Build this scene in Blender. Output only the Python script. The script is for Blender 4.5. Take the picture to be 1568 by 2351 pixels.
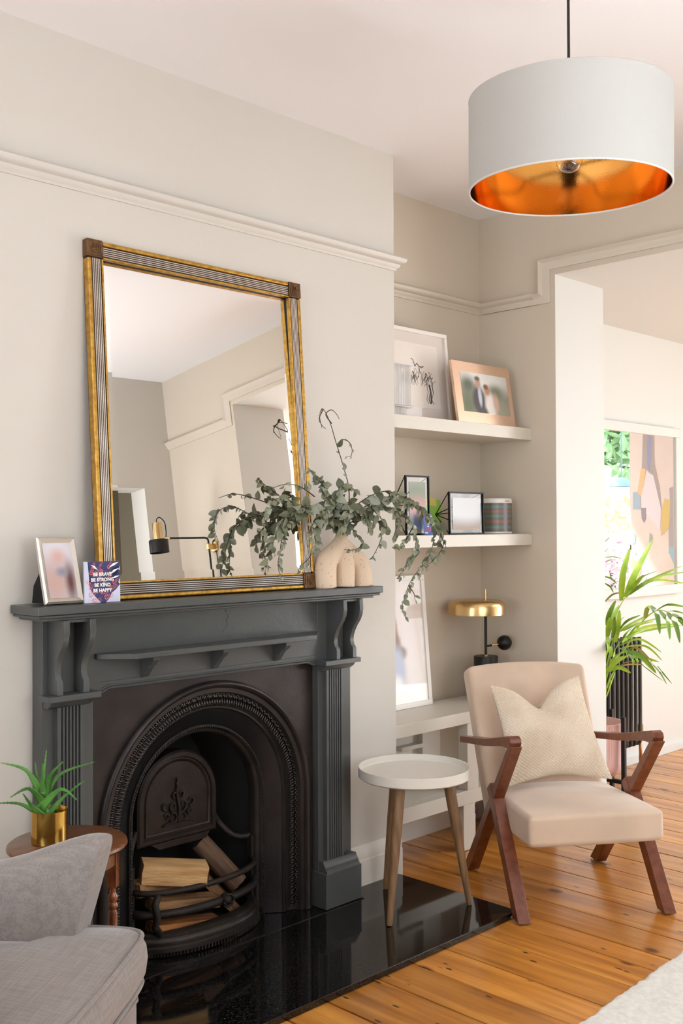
import bpy, bmesh, math, random
from mathutils import Vector, Matrix, noise
PI = math.pi
C = bpy.context.scene.collection
for o in list(bpy.data.objects): bpy.data.objects.remove(o)
sc = bpy.context.scene

# ---------------------------------------------------------------- camera
F_PX, YAW, PITCH, ROLL, EYE = 2405.0, .785824, .0139183, -.0041492, 1.35
Fw = Vector((math.cos(YAW)*math.cos(PITCH), math.sin(YAW)*math.cos(PITCH), math.sin(PITCH)))
Rt = Vector((math.sin(YAW), -math.cos(YAW), 0)); Up = Rt.cross(Fw)
rr = Rt*math.cos(ROLL) + Up*math.sin(ROLL); uu = -Rt*math.sin(ROLL) + Up*math.cos(ROLL)
cam = bpy.data.cameras.new('camera'); co = bpy.data.objects.new('camera', cam); C.objects.link(co)
co.matrix_world = Matrix(((rr.x, uu.x, -Fw.x, 0), (rr.y, uu.y, -Fw.y, 0), (rr.z, uu.z, -Fw.z, EYE), (0, 0, 0, 1)))
cam.sensor_fit = 'HORIZONTAL'; cam.sensor_width = 36; cam.lens = F_PX/1568*36
cam.clip_start = .02; cam.clip_end = 100
sc.camera = co

# ---------------------------------------------------------------- world, lights, exposure
w = bpy.data.worlds.new('sky'); sc.world = w; w.use_nodes = True
w.node_tree.nodes['Background'].inputs[0].default_value = (.86, .93, 1, 1)
w.node_tree.nodes['Background'].inputs[1].default_value = 2.8
def area(name, loc, rot, sx, sy, power, col):
    l = bpy.data.lights.new(name, 'AREA'); l.shape = 'RECTANGLE'; l.size = sx; l.size_y = sy
    l.energy = power; l.color = col
    o = bpy.data.objects.new(name, l); C.objects.link(o); o.location = loc; o.rotation_euler = rot
    return o
# daylight through the street window (west wall), and through an added rooflight and the garden doors of the far room
area('window_daylight', (-1.93, 1.25, 1.75), (0, -PI/2, 0), 1.7, 1.9, 6, (.90, .95, 1))
area('added_ceiling_fill', (-1.80, 1.25, .98), (0, math.radians(-148), 0), .5, 1.8, 26, (.84, .92, 1))  # added fill aimed up from the sill to brighten the ceiling
area('added_breast_fill', (1.9, -.045, 1.75), (-PI/2, 0, 0), 1.3, 1.4, 9, (.9, .95, 1))  # added light at the made-up south window, brightens the chimney breast
area('added_ceiling_fill_side', (1.9, .03, 1.0), (math.radians(-150), 0, 0), 1.3, .3, 35, (.86, .93, 1))  # added upward fill that evens out the ceiling
area('added_hall_fill', (2.75, -.9, 1.6), (0, -PI/2, 0), 1.2, 1.0, 7, (.95, .97, 1))  # added fill so the hall is not dark in the mirror
area('added_rooflight_fill', (6.0, .2, 2.44), (0, 0, 0), 2.4, 2.0, 7, (.93, .96, 1))  # out of view, added to light the far room from above
gdl = area('garden_door_daylight', (7.15, -.1, 1.3), (0, PI/2, math.radians(-30)), 2.0, 1.2, 12, (.95, .97, 1))
area('added_dining_ceiling_fill', (6.9, -.3, .35), (0, math.radians(160), 0), .8, 2.0, 34, (.93, .97, 1))  # added upward fill for the far room ceiling
gdl.data.spread = math.radians(120)
sun = bpy.data.lights.new('sun', 'SUN'); sun.energy = 5; sun.angle = .05; sun.color = (1, .95, .86)
so = bpy.data.objects.new('sun', sun); C.objects.link(so); so.rotation_euler = (math.radians(28), math.radians(-22), 0)
sc.view_settings.view_transform = 'Standard'; sc.view_settings.look = 'None'
sc.view_settings.gamma = 1; sc.view_settings.use_curve_mapping = False
sc.view_settings.exposure = 0.62

# ---------------------------------------------------------------- helpers
def L(c):
    if isinstance(c, str): c = tuple(int(c[i:i+2], 16)/255 for i in (0, 2, 4))
    return tuple((v/12.92 if v <= .04045 else ((v+.055)/1.055)**2.4) for v in c[:3]) + (1,)
MATS = {}
def mat(name, col, rough=.5, metal=0, noise_amt=0, scale=8, bump=0, bscale=80, col2=None, stretch=(1,1,1), coat=0, spec=.5, sheen=0, random_amt=0):
    if name in MATS: return MATS[name]
    m = bpy.data.materials.new(name); m.use_nodes = True; nt = m.node_tree; n = nt.nodes; b = n['Principled BSDF']
    b.inputs['Base Color'].default_value = L(col); b.inputs['Roughness'].default_value = rough
    b.inputs['Metallic'].default_value = metal; b.inputs['Specular IOR Level'].default_value = spec
    if coat: b.inputs['Coat Weight'].default_value = coat; b.inputs['Coat Roughness'].default_value = .08
    if sheen: b.inputs['Sheen Weight'].default_value = sheen; b.inputs['Sheen Roughness'].default_value = .4
    tc = n.new('ShaderNodeTexCoord'); mp = n.new('ShaderNodeMapping'); mp.inputs['Scale'].default_value = stretch
    nt.links.new(tc.outputs['Object'], mp.inputs['Vector'])
    if noise_amt or col2:
        nz = n.new('ShaderNodeTexNoise'); nz.inputs['Scale'].default_value = scale; nz.inputs['Detail'].default_value = 6
        nt.links.new(mp.outputs[0], nz.inputs['Vector'])
        mx = n.new('ShaderNodeMix'); mx.data_type = 'RGBA'
        base = L(col); c2 = L(col2) if col2 else tuple(v*(1-noise_amt) for v in base[:3])+(1,)
        mx.inputs[6].default_value = base; mx.inputs[7].default_value = c2
        rp = n.new('ShaderNodeValToRGB'); rp.color_ramp.elements[0].position = .35; rp.color_ramp.elements[1].position = .68
        nt.links.new(nz.outputs['Fac'], rp.inputs[0]); nt.links.new(rp.outputs[0], mx.inputs[0])
        out = mx.outputs[2]
        if random_amt:
            oi = n.new('ShaderNodeObjectInfo'); hs = n.new('ShaderNodeHueSaturation')
            mr = n.new('ShaderNodeMapRange'); mr.inputs['To Min'].default_value = 1-random_amt; mr.inputs['To Max'].default_value = 1+random_amt
            nt.links.new(oi.outputs['Random'], mr.inputs['Value']); nt.links.new(mr.outputs[0], hs.inputs['Value'])
            nt.links.new(out, hs.inputs['Color']); out = hs.outputs[0]
        nt.links.new(out, b.inputs['Base Color'])
    if bump:
        nb = n.new('ShaderNodeTexNoise'); nb.inputs['Scale'].default_value = bscale; nb.inputs['Detail'].default_value = 4
        nt.links.new(mp.outputs[0], nb.inputs['Vector'])
        bp = n.new('ShaderNodeBump'); bp.inputs['Strength'].default_value = bump; bp.inputs['Distance'].default_value = .004
        nt.links.new(nb.outputs['Fac'], bp.inputs['Height']); nt.links.new(bp.outputs[0], b.inputs['Normal'])
    MATS[name] = m; return m
def glass(name, tint=(1,1,1), gloss=1.0, rough=.02, base=0.04):
    if name in MATS: return MATS[name]
    m = bpy.data.materials.new(name); m.use_nodes = True; nt = m.node_tree; n = nt.nodes; n.clear()
    o = n.new('ShaderNodeOutputMaterial'); t = n.new('ShaderNodeBsdfTransparent'); g = n.new('ShaderNodeBsdfGlossy')
    t.inputs[0].default_value = (*tint, 1); g.inputs['Roughness'].default_value = rough
    lw = n.new('ShaderNodeLayerWeight'); lw.inputs[0].default_value = .5
    f = n.new('ShaderNodeMath'); f.operation = 'POWER'; f.inputs[1].default_value = 4; nt.links.new(lw.outputs['Facing'], f.inputs[0])
    ml = n.new('ShaderNodeMath'); ml.operation = 'MULTIPLY_ADD'; ml.inputs[1].default_value = gloss; ml.inputs[2].default_value = base; ml.use_clamp = True
    mx = n.new('ShaderNodeMixShader')
    nt.links.new(f.outputs[0], ml.inputs[0]); nt.links.new(ml.outputs[0], mx.inputs[0])
    nt.links.new(t.outputs[0], mx.inputs[1]); nt.links.new(g.outputs[0], mx.inputs[2]); nt.links.new(mx.outputs[0], o.inputs[0])
    MATS[name] = m; return m

class MB:
    def __init__(s): s.b = bmesh.new()
    def _x(s, vs, M):
        if M is not None: bmesh.ops.transform(s.b, matrix=M, verts=vs)
    def box(s, x0, x1, y0, y1, z0, z1, M=None):
        v = [s.b.verts.new(p) for p in ((x0,y0,z0),(x1,y0,z0),(x1,y1,z0),(x0,y1,z0),(x0,y0,z1),(x1,y0,z1),(x1,y1,z1),(x0,y1,z1))]
        for f in ((3,2,1,0),(4,5,6,7),(0,1,5,4),(1,2,6,5),(2,3,7,6),(3,0,4,7)): s.b.faces.new([v[i] for i in f])
        s._x(v, M); return s
    def quad(s, *ps):
        s.b.faces.new([s.b.verts.new(p) for p in ps]); return s
    def prism(s, poly, axis, a, b, M=None):
        # poly: 2D points in the plane of the two other axes (x:(y,z) y:(x,z) z:(x,y))
        def P(p, t):
            return {'x': (t, p[0], p[1]), 'y': (p[0], t, p[1]), 'z': (p[0], p[1], t)}[axis]
        A = [s.b.verts.new(P(p, a)) for p in poly]; B = [s.b.verts.new(P(p, b)) for p in poly]
        n = len(poly); s.b.faces.new(A); s.b.faces.new(B[::-1])
        for i in range(n): s.b.faces.new([A[(i+1) % n], A[i], B[i], B[(i+1) % n]])
        s._x(A+B, M); return s
    def lathe(s, prof, n=32, cx=0, cy=0, cap0=True, cap1=True, M=None, ang0=0, ang1=2*PI):
        rings = []; full = abs(ang1-ang0-2*PI) < 1e-6; cnt = n if full else n+1
        for r, z in prof:
            rings.append([s.b.verts.new((cx+r*math.cos(ang0+(ang1-ang0)*i/n), cy+r*math.sin(ang0+(ang1-ang0)*i/n), z)) for i in range(cnt)])
        for k in range(len(prof)-1):
            for i in range(n if full else n):
                j = (i+1) % cnt
                s.b.faces.new([rings[k][i], rings[k][j], rings[k+1][j], rings[k+1][i]])
        if full:
            if cap0: s.b.faces.new(rings[0][::-1])
            if cap1: s.b.faces.new(rings[-1])
        s._x([v for r_ in rings for v in r_], M); return s
    def tube(s, pts, r, n=8, caps=True, closed=False):
        pts = [Vector(p) for p in pts]; rings = []; N = len(pts)
        rad = r if hasattr(r, '__len__') else [r]*N
        prev = None
        for i, p in enumerate(pts):
            if closed: t = pts[(i+1) % N]-pts[i-1]
            else: t = pts[min(i+1, N-1)]-pts[max(i-1, 0)]
            t.normalize()
            if prev is None:
                a = Vector((0,0,1)) if abs(t.z) < .9 else Vector((1,0,0)); u = t.cross(a).normalized()
            else: u = (prev - t*prev.dot(t)).normalized()
            prev = u; v = t.cross(u)
            rings.append([s.b.verts.new(p+(u*math.cos(2*PI*k/n)+v*math.sin(2*PI*k/n))*rad[i]) for k in range(n)])
        for i in range(N if closed else N-1):
            A, B = rings[i], rings[(i+1) % N]
            for k in range(n): s.b.faces.new([A[k], A[(k+1) % n], B[(k+1) % n], B[k]])
        if caps and not closed: s.b.faces.new(rings[0][::-1]); s.b.faces.new(rings[-1])
        return s
    def sphere(s, c, r, n=12, sc_=(1,1,1)):
        M = Matrix.Translation(c) @ Matrix.Diagonal((*sc_, 1))
        bmesh.ops.create_uvsphere(s.b, u_segments=n, v_segments=max(6, n//2+2), radius=r, matrix=M); return s
    def grid(s, fn, nu, nv, closed_u=False):
        V = [[s.b.verts.new(fn(i/nu, j/nv)) for j in range(nv+1)] for i in range(nu+(0 if closed_u else 1))]
        m = len(V)
        for i in range(nu):
            for j in range(nv):
                s.b.faces.new([V[i][j], V[(i+1) % m][j], V[(i+1) % m][j+1], V[i][j+1]])
        return s
def obj(name, mb, m, parent=None, smooth=False, bevel=0, seg=2, loc=None, rot=None, fixn=True, subsurf=0):
    b = mb.b
    if fixn: bmesh.ops.recalc_face_normals(b, faces=b.faces)
    me = bpy.data.meshes.new(name); b.to_mesh(me); b.free()
    if smooth:
        for p in me.polygons: p.use_smooth = True
    o = bpy.data.objects.new(name, me); C.objects.link(o)
    if m: me.materials.append(m)
    if parent: o.parent = parent
    if loc: o.location = loc
    if rot: o.rotation_euler = rot
    if bevel:
        md = o.modifiers.new('bevel', 'BEVEL'); md.width = bevel; md.segments = seg; md.limit_method = 'ANGLE'; md.angle_limit = math.radians(35)
        for p in me.polygons: p.use_smooth = True
        md.harden_normals = True
    elif smooth == 'auto':
        for p in me.polygons: p.use_smooth = True
        try: me.set_sharp_from_angle(angle=math.radians(40))
        except Exception: pass
    if subsurf:
        md = o.modifiers.new('sub', 'SUBSURF'); md.levels = subsurf; md.render_levels = subsurf
    return o
def thing(name, label, cat, loc=(0,0,0), rotz=0, group=None, rot=None):
    o = bpy.data.objects.new(name, None); C.objects.link(o); o.empty_display_size = .1
    o.location = loc; o.rotation_euler = rot or (0,0,rotz); o['label'] = label; o['category'] = cat
    if group: o['group'] = group
    return o
def tag(o, label, cat, group=None):
    o['label'] = label; o['category'] = cat
    if group: o['group'] = group
    return o
def struct(name, mb, m, parent=None, **k):
    o = obj(name, mb, m, parent, **k)
    if parent is None: o['kind'] = 'structure'
    return o
def ray(x, y): return Fw + rr*((x-784)/F_PX) - uu*((y-1175.5)/F_PX)
def on(x, y, ax, val):
    d = ray(x, y); i = 'xyz'.index(ax); c = Vector((0,0,EYE)); return c + d*((val-c[i])/d[i])
def spline(pts, n=6):
    P = [Vector(p) for p in pts]; out = []
    for i in range(len(P)-1):
        p0 = P[max(i-1,0)]; p1 = P[i]; p2 = P[i+1]; p3 = P[min(i+2,len(P)-1)]
        for k in range(n):
            t = k/n; out.append(.5*((2*p1)+(p2-p0)*t+(2*p0-5*p1+4*p2-p3)*t*t+(3*p1-p0-3*p2+p3)*t**3))
    out.append(P[-1]); return out
def flatpoly(pts, z=0):   # 2D polygon to tri-fan mesh coordinates in XZ plane facing -Y
    mb = MB(); mb.b.faces.new([mb.b.verts.new((p[0], z, p[1])) for p in pts]); return mb
def blob_mat(name, base, blobs, rough=.3, coat=0):
    """flat printed picture: soft patches of colour given in object X/Z metres"""
    m = bpy.data.materials.new(name); m.use_nodes = True; nt = m.node_tree; n = nt.nodes; b = n['Principled BSDF']
    b.inputs['Roughness'].default_value = rough
    if coat: b.inputs['Coat Weight'].default_value = coat; b.inputs['Coat Roughness'].default_value = .02
    tc = n.new('ShaderNodeTexCoord'); sp = n.new('ShaderNodeSeparateXYZ'); nt.links.new(tc.outputs['Object'], sp.inputs[0])
    cb = n.new('ShaderNodeCombineXYZ'); nt.links.new(sp.outputs[0], cb.inputs[0]); nt.links.new(sp.outputs[2], cb.inputs[1])
    prev = n.new('ShaderNodeRGB'); prev.outputs[0].default_value = L(base); cur = prev.outputs[0]
    for (cx, cy, rx, ry, col, soft) in blobs:
        mp = n.new('ShaderNodeMapping'); mp.vector_type = 'TEXTURE'
        mp.inputs['Location'].default_value = (cx, cy, 0); mp.inputs['Scale'].default_value = (rx, ry, 1)
        nt.links.new(cb.outputs[0], mp.inputs[0])
        ln = n.new('ShaderNodeVectorMath'); ln.operation = 'LENGTH'; nt.links.new(mp.outputs[0], ln.inputs[0])
        mr = n.new('ShaderNodeMapRange'); mr.interpolation_type = 'SMOOTHSTEP'
        mr.inputs['From Min'].default_value = 1+soft; mr.inputs['From Max'].default_value = max(0, 1-soft)
        nt.links.new(ln.outputs['Value'], mr.inputs['Value'])
        mx = n.new('ShaderNodeMix'); mx.data_type = 'RGBA'; mx.inputs[7].default_value = L(col)
        nt.links.new(mr.outputs[0], mx.inputs[0]); nt.links.new(cur, mx.inputs[6]); cur = mx.outputs[2]
    nt.links.new(cur, b.inputs['Base Color']); return m
def text(name, body, size, m, parent, loc, rot, extrude=.0003, align='CENTER', bold=0):
    cu = bpy.data.curves.new(name, 'FONT'); cu.body = body; cu.size = size; cu.extrude = extrude; cu.align_x = align; cu.offset = bold
    cu.resolution_u = 3
    t = bpy.data.objects.new(name, cu); me = bpy.data.meshes.new_from_object(t); bpy.data.objects.remove(t)
    o = bpy.data.objects.new(name, me); C.objects.link(o); me.materials.clear(); me.materials.append(m)
    o.parent = parent; o.location = loc; o.rotation_euler = rot; return o

# ---------------------------------------------------------------- materials
wall_m = mat('wall_paint', 'd3cdc4', .75, bump=.12, bscale=45, noise_amt=.02, scale=2)
alc_m = mat('alcove_shade_paint', 'd1c4b2', .75, bump=.1, bscale=45, noise_amt=.02, scale=2)  # browner than the breast: shade of alcove and east wall put into the colour
trim_m = mat('trim_paint', 'd8d0c6', .45, bump=.06, bscale=30)
ceil_m = mat('ceiling_paint', 'efecec', .85, bump=.05, bscale=20)
white_m = mat('white_paint', 'dbdbd7', .55, bump=.05, bscale=30)
unit_m = mat('cabinet_paint', 'd3ccbf', .4, bump=.05, bscale=30)
grey_m = mat('charcoal_green_paint', '4d4f4e', .30, bump=.12, bscale=60, noise_amt=.1, scale=6)
iron_m = mat('cast_iron', '3a3331', .36, .5, col2='2a2524', scale=9, bump=.10, bscale=170)
iron_dk = mat('sooty_cast_iron', '16120f', .6, .3, col2='2a211c', scale=14, bump=.4, bscale=120)
soot_m = mat('soot_black', '070605', .9)
# ---------------------------------------------------------------- floorboards
def wood_floor():
    m = bpy.data.materials.new('pine_boards'); m.use_nodes = True; nt = m.node_tree; n = nt.nodes; b = n['Principled BSDF']; lk = nt.links.new
    tc = n.new('ShaderNodeTexCoord'); oi = n.new('ShaderNodeObjectInfo')
    off = n.new('ShaderNodeVectorMath'); off.operation = 'MULTIPLY_ADD'; off.inputs[1].default_value = (13.7, 31.1, 0)
    cmb = n.new('ShaderNodeCombineXYZ'); lk(oi.outputs['Random'], cmb.inputs[0]); lk(oi.outputs['Random'], cmb.inputs[1])
    lk(cmb.outputs[0], off.inputs[0]); lk(tc.outputs['Object'], off.inputs[2])
    def mp(sx, sy):
        k = n.new('ShaderNodeMapping'); k.inputs['Scale'].default_value = (sx, sy, 1); lk(off.outputs[0], k.inputs[0]); return k
    nz = n.new('ShaderNodeTexNoise'); nz.inputs['Scale'].default_value = 1; nz.inputs['Detail'].default_value = 8; nz.inputs['Distortion'].default_value = .6
    lk(mp(26, 1.6).outputs[0], nz.inputs['Vector'])
    rp = n.new('ShaderNodeValToRGB'); e = rp.color_ramp.elements
    e[0].position = .25; e[0].color = L('a4621f'); e[1].position = .75; e[1].color = L('e6a44c')
    x = e.new(.5); x.color = L('cb8434')
    lk(nz.outputs['Fac'], rp.inputs[0])
    # board to board variation
    hs = n.new('ShaderNodeHueSaturation'); mr = n.new('ShaderNodeMapRange'); mr.inputs['To Min'].default_value = .8; mr.inputs['To Max'].default_value = 1.12
    lk(oi.outputs['Random'], mr.inputs['Value']); lk(mr.outputs[0], hs.inputs['Value']); lk(rp.outputs[0], hs.inputs['Color'])
    # broad stains
    n2 = n.new('ShaderNodeTexNoise'); n2.inputs['Scale'].default_value = 3; n2.inputs['Detail'].default_value = 3; lk(mp(2.5, 1).outputs[0], n2.inputs['Vector'])
    r2 = n.new('ShaderNodeValToRGB'); r2.color_ramp.elements[0].position = .35; r2.color_ramp.elements[0].color = (.62,.6,.58,1); r2.color_ramp.elements[1].position = .6
    r2.color_ramp.elements[1].color = (1,1,1,1); lk(n2.outputs['Fac'], r2.inputs[0])
    mu = n.new('ShaderNodeMix'); mu.data_type = 'RGBA'; mu.blend_type = 'MULTIPLY'; mu.inputs[0].default_value = .55
    lk(hs.outputs[0], mu.inputs[6]); lk(r2.outputs[0], mu.inputs[7])
    # knots and old nail marks
    def spots(sx, sy, thr, rad, seed):
        v = n.new('ShaderNodeTexVoronoi'); v.inputs['Scale'].default_value = 1; lk(mp(sx, sy).outputs[0], v.inputs['Vector'])
        lt = n.new('ShaderNodeMapRange'); lt.interpolation_type = 'SMOOTHSTEP'; lt.inputs['From Min'].default_value = rad; lt.inputs['From Max'].default_value = rad*.45
        lk(v.outputs['Distance'], lt.inputs['Value'])
        sep = n.new('ShaderNodeSeparateColor'); lk(v.outputs['Color'], sep.inputs[0])
        g = n.new('ShaderNodeMath'); g.operation = 'LESS_THAN'; g.inputs[1].default_value = thr; lk(sep.outputs[0], g.inputs[0])
        m_ = n.new('ShaderNodeMath'); m_.operation = 'MULTIPLY'; lk(lt.outputs[0], m_.inputs[0]); lk(g.outputs[0], m_.inputs[1]); return m_
    k1 = spots(7, 4.5, .50, .19, 0); k2 = spots(26, 9, .55, .16, 1)
    cur = mu.outputs[2]
    for k, colr, am in ((k1, '4a1c05', .85), (k2, '24120a', .9)):
        sc2 = n.new('ShaderNodeMath'); sc2.operation = 'MULTIPLY'; sc2.inputs[1].default_value = am; lk(k.outputs[0], sc2.inputs[0])
        mx = n.new('ShaderNodeMix'); mx.data_type = 'RGBA'; mx.inputs[7].default_value = L(colr); lk(sc2.outputs[0], mx.inputs[0]); lk(cur, mx.inputs[6]); cur = mx.outputs[2]
    lk(cur, b.inputs['Base Color'])
    b.inputs['Roughness'].default_value = .3; b.inputs['Coat Weight'].default_value = .25; b.inputs['Coat Roughness'].default_value = .18
    bp = n.new('ShaderNodeBump'); bp.inputs['Strength'].default_value = .25; bp.inputs['Distance'].default_value = .003
    lk(nz.outputs['Fac'], bp.inputs['Height']); lk(bp.outputs[0], b.inputs['Normal'])
    return m
pine = wood_floor()
dark_gap = mat('gap_dirt', '140c07', .95)
floor = struct('floor', MB().box(-2.1, 8.0, -1.9, 3.2, -.06, -.022), dark_gap)
random.seed(5)
xb = -2.03; xs = []
seams = [2.297, 2.455, 2.612, 2.78, 2.925]
while xb < 7.5: xs.append(xb); xb += .158 + random.uniform(-.006, .006)
xs = sorted([x for x in xs if not (2.2 < x < 3.0)] + seams)
for i in range(len(xs)-1):
    y0 = -1.6; y1 = 3.04; cuts = [y0]
    if random.random() < .7: cuts.append(random.uniform(-.9, 1.4) if xs[i] < 3.8 else random.uniform(-.9, 2.9))
    cuts.append(y1)
    for a, b_ in zip(cuts, cuts[1:]):
        g = random.uniform(.0018, .0036)
        mb = MB(); y_ = a+.001; cx_ = (xs[i]+xs[i+1])/2; cy_ = (a+b_)/2
        hw = (xs[i+1]-xs[i])/2-g; hl = (b_-a)/2-.001
        mb.box(-hw, hw, -hl, hl, -.02, 0)
        ob = obj('floorboard', mb, pine, floor, bevel=.0018, seg=1, loc=(cx_, cy_, random.uniform(-.0012, 0)))

# ---------------------------------------------------------------- room shell
H1, H2 = 2.792, 2.463
WY, AY, XE, XE2 = 2.72, 3.02, 3.94, 4.34
mb = MB(); mb.box(1.17, 1.66, WY, AY, 0, H1); mb.box(2.52, 3.01, WY, AY, 0, H1); mb.box(1.66, 2.52, WY, AY, .90, H1)
mb.box(1.66, 2.52, 3.0, AY, 0, .90)
struct('wall_chimney', mb, wall_m)
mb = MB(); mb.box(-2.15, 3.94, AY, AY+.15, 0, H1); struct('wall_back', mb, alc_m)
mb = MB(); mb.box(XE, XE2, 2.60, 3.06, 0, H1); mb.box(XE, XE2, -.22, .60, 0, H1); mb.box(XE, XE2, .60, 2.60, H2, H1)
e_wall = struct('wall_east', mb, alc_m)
e_wall.data.materials.append(white_m)
for p in e_wall.data.polygons:
    c = p.center; nn = p.normal
    if abs(nn.x) < .5 and (abs(c.y-2.60) < .01 or abs(c.y-.60) < .01): p.material_index = 1
    if nn.z < -.5 and c.z > 2.4: p.material_index = 1
    if nn.x > .5: p.material_index = 1
# section of the east wall between opening and south wall carries the same shade-browned colour as the alcove
mb = MB(); mb.box(-2.15, 1.2, -.22, -.07, 0, H1); mb.box(2.6, 2.85, -.22, -.07, 0, H1); mb.box(1.2, 2.6, -.22, -.07, 0, 1.0); mb.box(1.2, 2.6, -.22, -.07, 2.5, H1)
mb.box(3.72, XE, -.22, -.07, 0, H1); mb.box(2.85, 3.72, -.22, -.07, 2.09, H1)
struct('wall_south', mb, wall_m)
mb = MB(); mb.box(-2.15, -2.0, -.07, .30, 0, H1); mb.box(-2.15, -2.0, 2.2, AY, 0, H1); mb.box(-2.15, -2.0, .3, 2.2, 0, .85); mb.box(-2.15, -2.0, .3, 2.2, 2.6, H1)
struct('wall_west', mb, wall_m)
mb = MB(); mb.box(-2.15, XE2, -.22, AY+.15, H1, H1+.1); struct('ceiling', mb, ceil_m)
# far room
mb = MB(); mb.box(XE2, 7.65, 3.06, 3.2, 0, H2+.1); struct('wall_dining', mb, white_m)
GX = 7.5
mb = MB(); mb.box(GX, GX+.15, 1.84, 3.2, 0, H2+.1); mb.box(GX, GX+.15, -1.7, -1.45, 0, H2+.1); mb.box(GX, GX+.15, -1.45, 1.84, 2.35, H2+.1)
struct('wall_garden', mb, white_m)
mb = MB(); mb.box(XE2, GX+.15, -1.75, -1.6, 0, H2+.1); mb.box(XE2-.05, XE2, -1.75, -.22, 0, H2+.1); struct('wall_dining_south', mb, white_m)
mb = MB(); mb.box(XE2, 4.8, -1.7, 3.2, H2, H2+.1); mb.box(4.8, 7.2, -1.7, -.8, H2, H2+.1); mb.box(4.8, 7.2, 1.2, 3.2, H2, H2+.1); mb.box(7.2, GX+.15, -1.7, 3.2, H2, H2+.1)
struct('ceiling_dining', mb, white_m)
# hall behind the doorway in the south wall
hall_m = mat('hall_paint', '9b907c', .8)
mb = MB(); mb.box(2.5, 2.6, -1.75, -.22, 0, H1); mb.box(4.2, 4.285, -1.6, -.22, 0, H1); mb.box(2.6, 4.2, -1.6, -1.5, 0, H1); mb.box(2.5, 4.2, -1.6, -.22, 2.5, 2.6)
struct('wall_hall', mb, hall_m)
hd = obj('door_1', MB().box(3.05, 3.85, -1.497, -1.455, .01, 2.03), mat('hall_door_paint', 'b9ae98', .5), bevel=.003); hd['kind'] = 'structure'
for (a, b_, c_, d_) in ((3.13, 3.41, 1.05, 1.93), (3.49, 3.77, 1.05, 1.93), (3.13, 3.41, .2, .92), (3.49, 3.77, .2, .92)):
    obj('door_panel', MB().box(a, b_, -1.455, -1.447, c_, d_), mat('hall_door_paint', 'b9ae98'), hd, bevel=.004)
obj('door_knob', MB().sphere((3.12, -1.42, 1.0), .025), mat('old_brass', 'a07a3a', .3, 1), hd, smooth=True)
mb = MB()
mb.box(2.97, 3.05, -1.50, -1.45, 0, 2.11); mb.box(3.85, 3.93, -1.50, -1.45, 0, 2.11); mb.box(2.97, 3.93, -1.50, -1.45, 2.04, 2.11)
struct('trim_hall_door', mb, mat('hall_trim', 'c9bfaa', .5), bevel=.004)

# picture rails: profile (out from wall, height)
RP = [(0, -.049), (.006, -.049), (.009, -.040), (.017, -.034), (.019, -.026), (.027, -.022), (.036, -.014), (.038, -.004), (.034, 0), (0, 0)]
def rail(name, path, z, m, side=1, vertical=False):
    """path of XY points with the wall on the left hand side; mitred sweep"""
    P = [Vector((p[0], p[1], 0)) for p in path]; mb = MB(); rings = []
    for i, p in enumerate(P):
        d0 = (P[i]-P[i-1]).normalized() if i else (P[1]-P[0]).normalized()
        d1 = (P[i+1]-P[i]).normalized() if i < len(P)-1 else d0
        n0 = Vector((d0.y, -d0.x, 0)); n1 = Vector((d1.y, -d1.x, 0)); m_ = (n0+n1); m_ = m_/(m_.dot(n0))
        rings.append([mb.b.verts.new((p.x+m_.x*a*side, p.y+m_.y*a*side, z+h)) for a, h in RP])
    k = len(RP)
    for i in range(len(rings)-1):
        for j in range(k): mb.b.faces.new([rings[i][j], rings[i][(j+1) % k], rings[i+1][(j+1) % k], rings[i+1][j]])
    mb.b.faces.new(rings[0]); mb.b.faces.new(rings[-1][::-1])
    return struct(name, mb, m, smooth='auto')
ZR = 2.39
rail('trim_1', [(1.17, AY), (1.17, WY), (3.01, WY), (3.01, AY-.04)], ZR, mat('rail_paint_breast', 'd3cdc5', .5))
rail('trim_3', [(3.01+.038, AY), (XE, AY), (XE, 2.70)], ZR, mat('rail_shade_paint', 'd0c4b3', .5))  # alcove and doorway rails browner than the breast rail: shade put into the colour
# moulding stepping up round the wide opening (sweep in the plane of the east wall)
def wall_sweep(name, pts, m):
    prof = [(-.024, 0), (-.024, .007), (-.016, .010), (-.008, .018), (.002, .020), (.010, .028), (.020, .034), (.024, .030), (.024, 0)]
    mb = MB(); rings = []; P = [Vector((p[0], p[1])) for p in pts]
    for i, p in enumerate(P):
        d0 = (P[i]-P[i-1]).normalized() if i else (P[1]-P[0]).normalized()
        d1 = (P[i+1]-P[i]).normalized() if i < len(P)-1 else d0
        n0 = Vector((-d0.y, d0.x)); n1 = Vector((-d1.y, d1.x)); m_ = (n0+n1); m_ = m_/m_.dot(n0)
        rings.append([mb.b.verts.new((XE-h, p.x+m_.x*a, p.y+m_.y*a)) for a, h in prof])
    k = len(prof)
    for i in range(len(rings)-1):
        for j in range(k): mb.b.faces.new([rings[i][j], rings[i][(j+1) % k], rings[i+1][(j+1) % k], rings[i+1][j]])
    mb.b.faces.new(rings[0]); mb.b.faces.new(rings[-1][::-1])
    return struct(name, mb, m, smooth='auto')
wall_sweep('trim_2', [(-.07, ZR-.025), (.555, ZR-.025), (.555, 2.512), (2.648, 2.512), (2.648, ZR-.025), (2.98, ZR-.025)], mat('rail_shade_paint', 'd0c4b3'))
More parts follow.
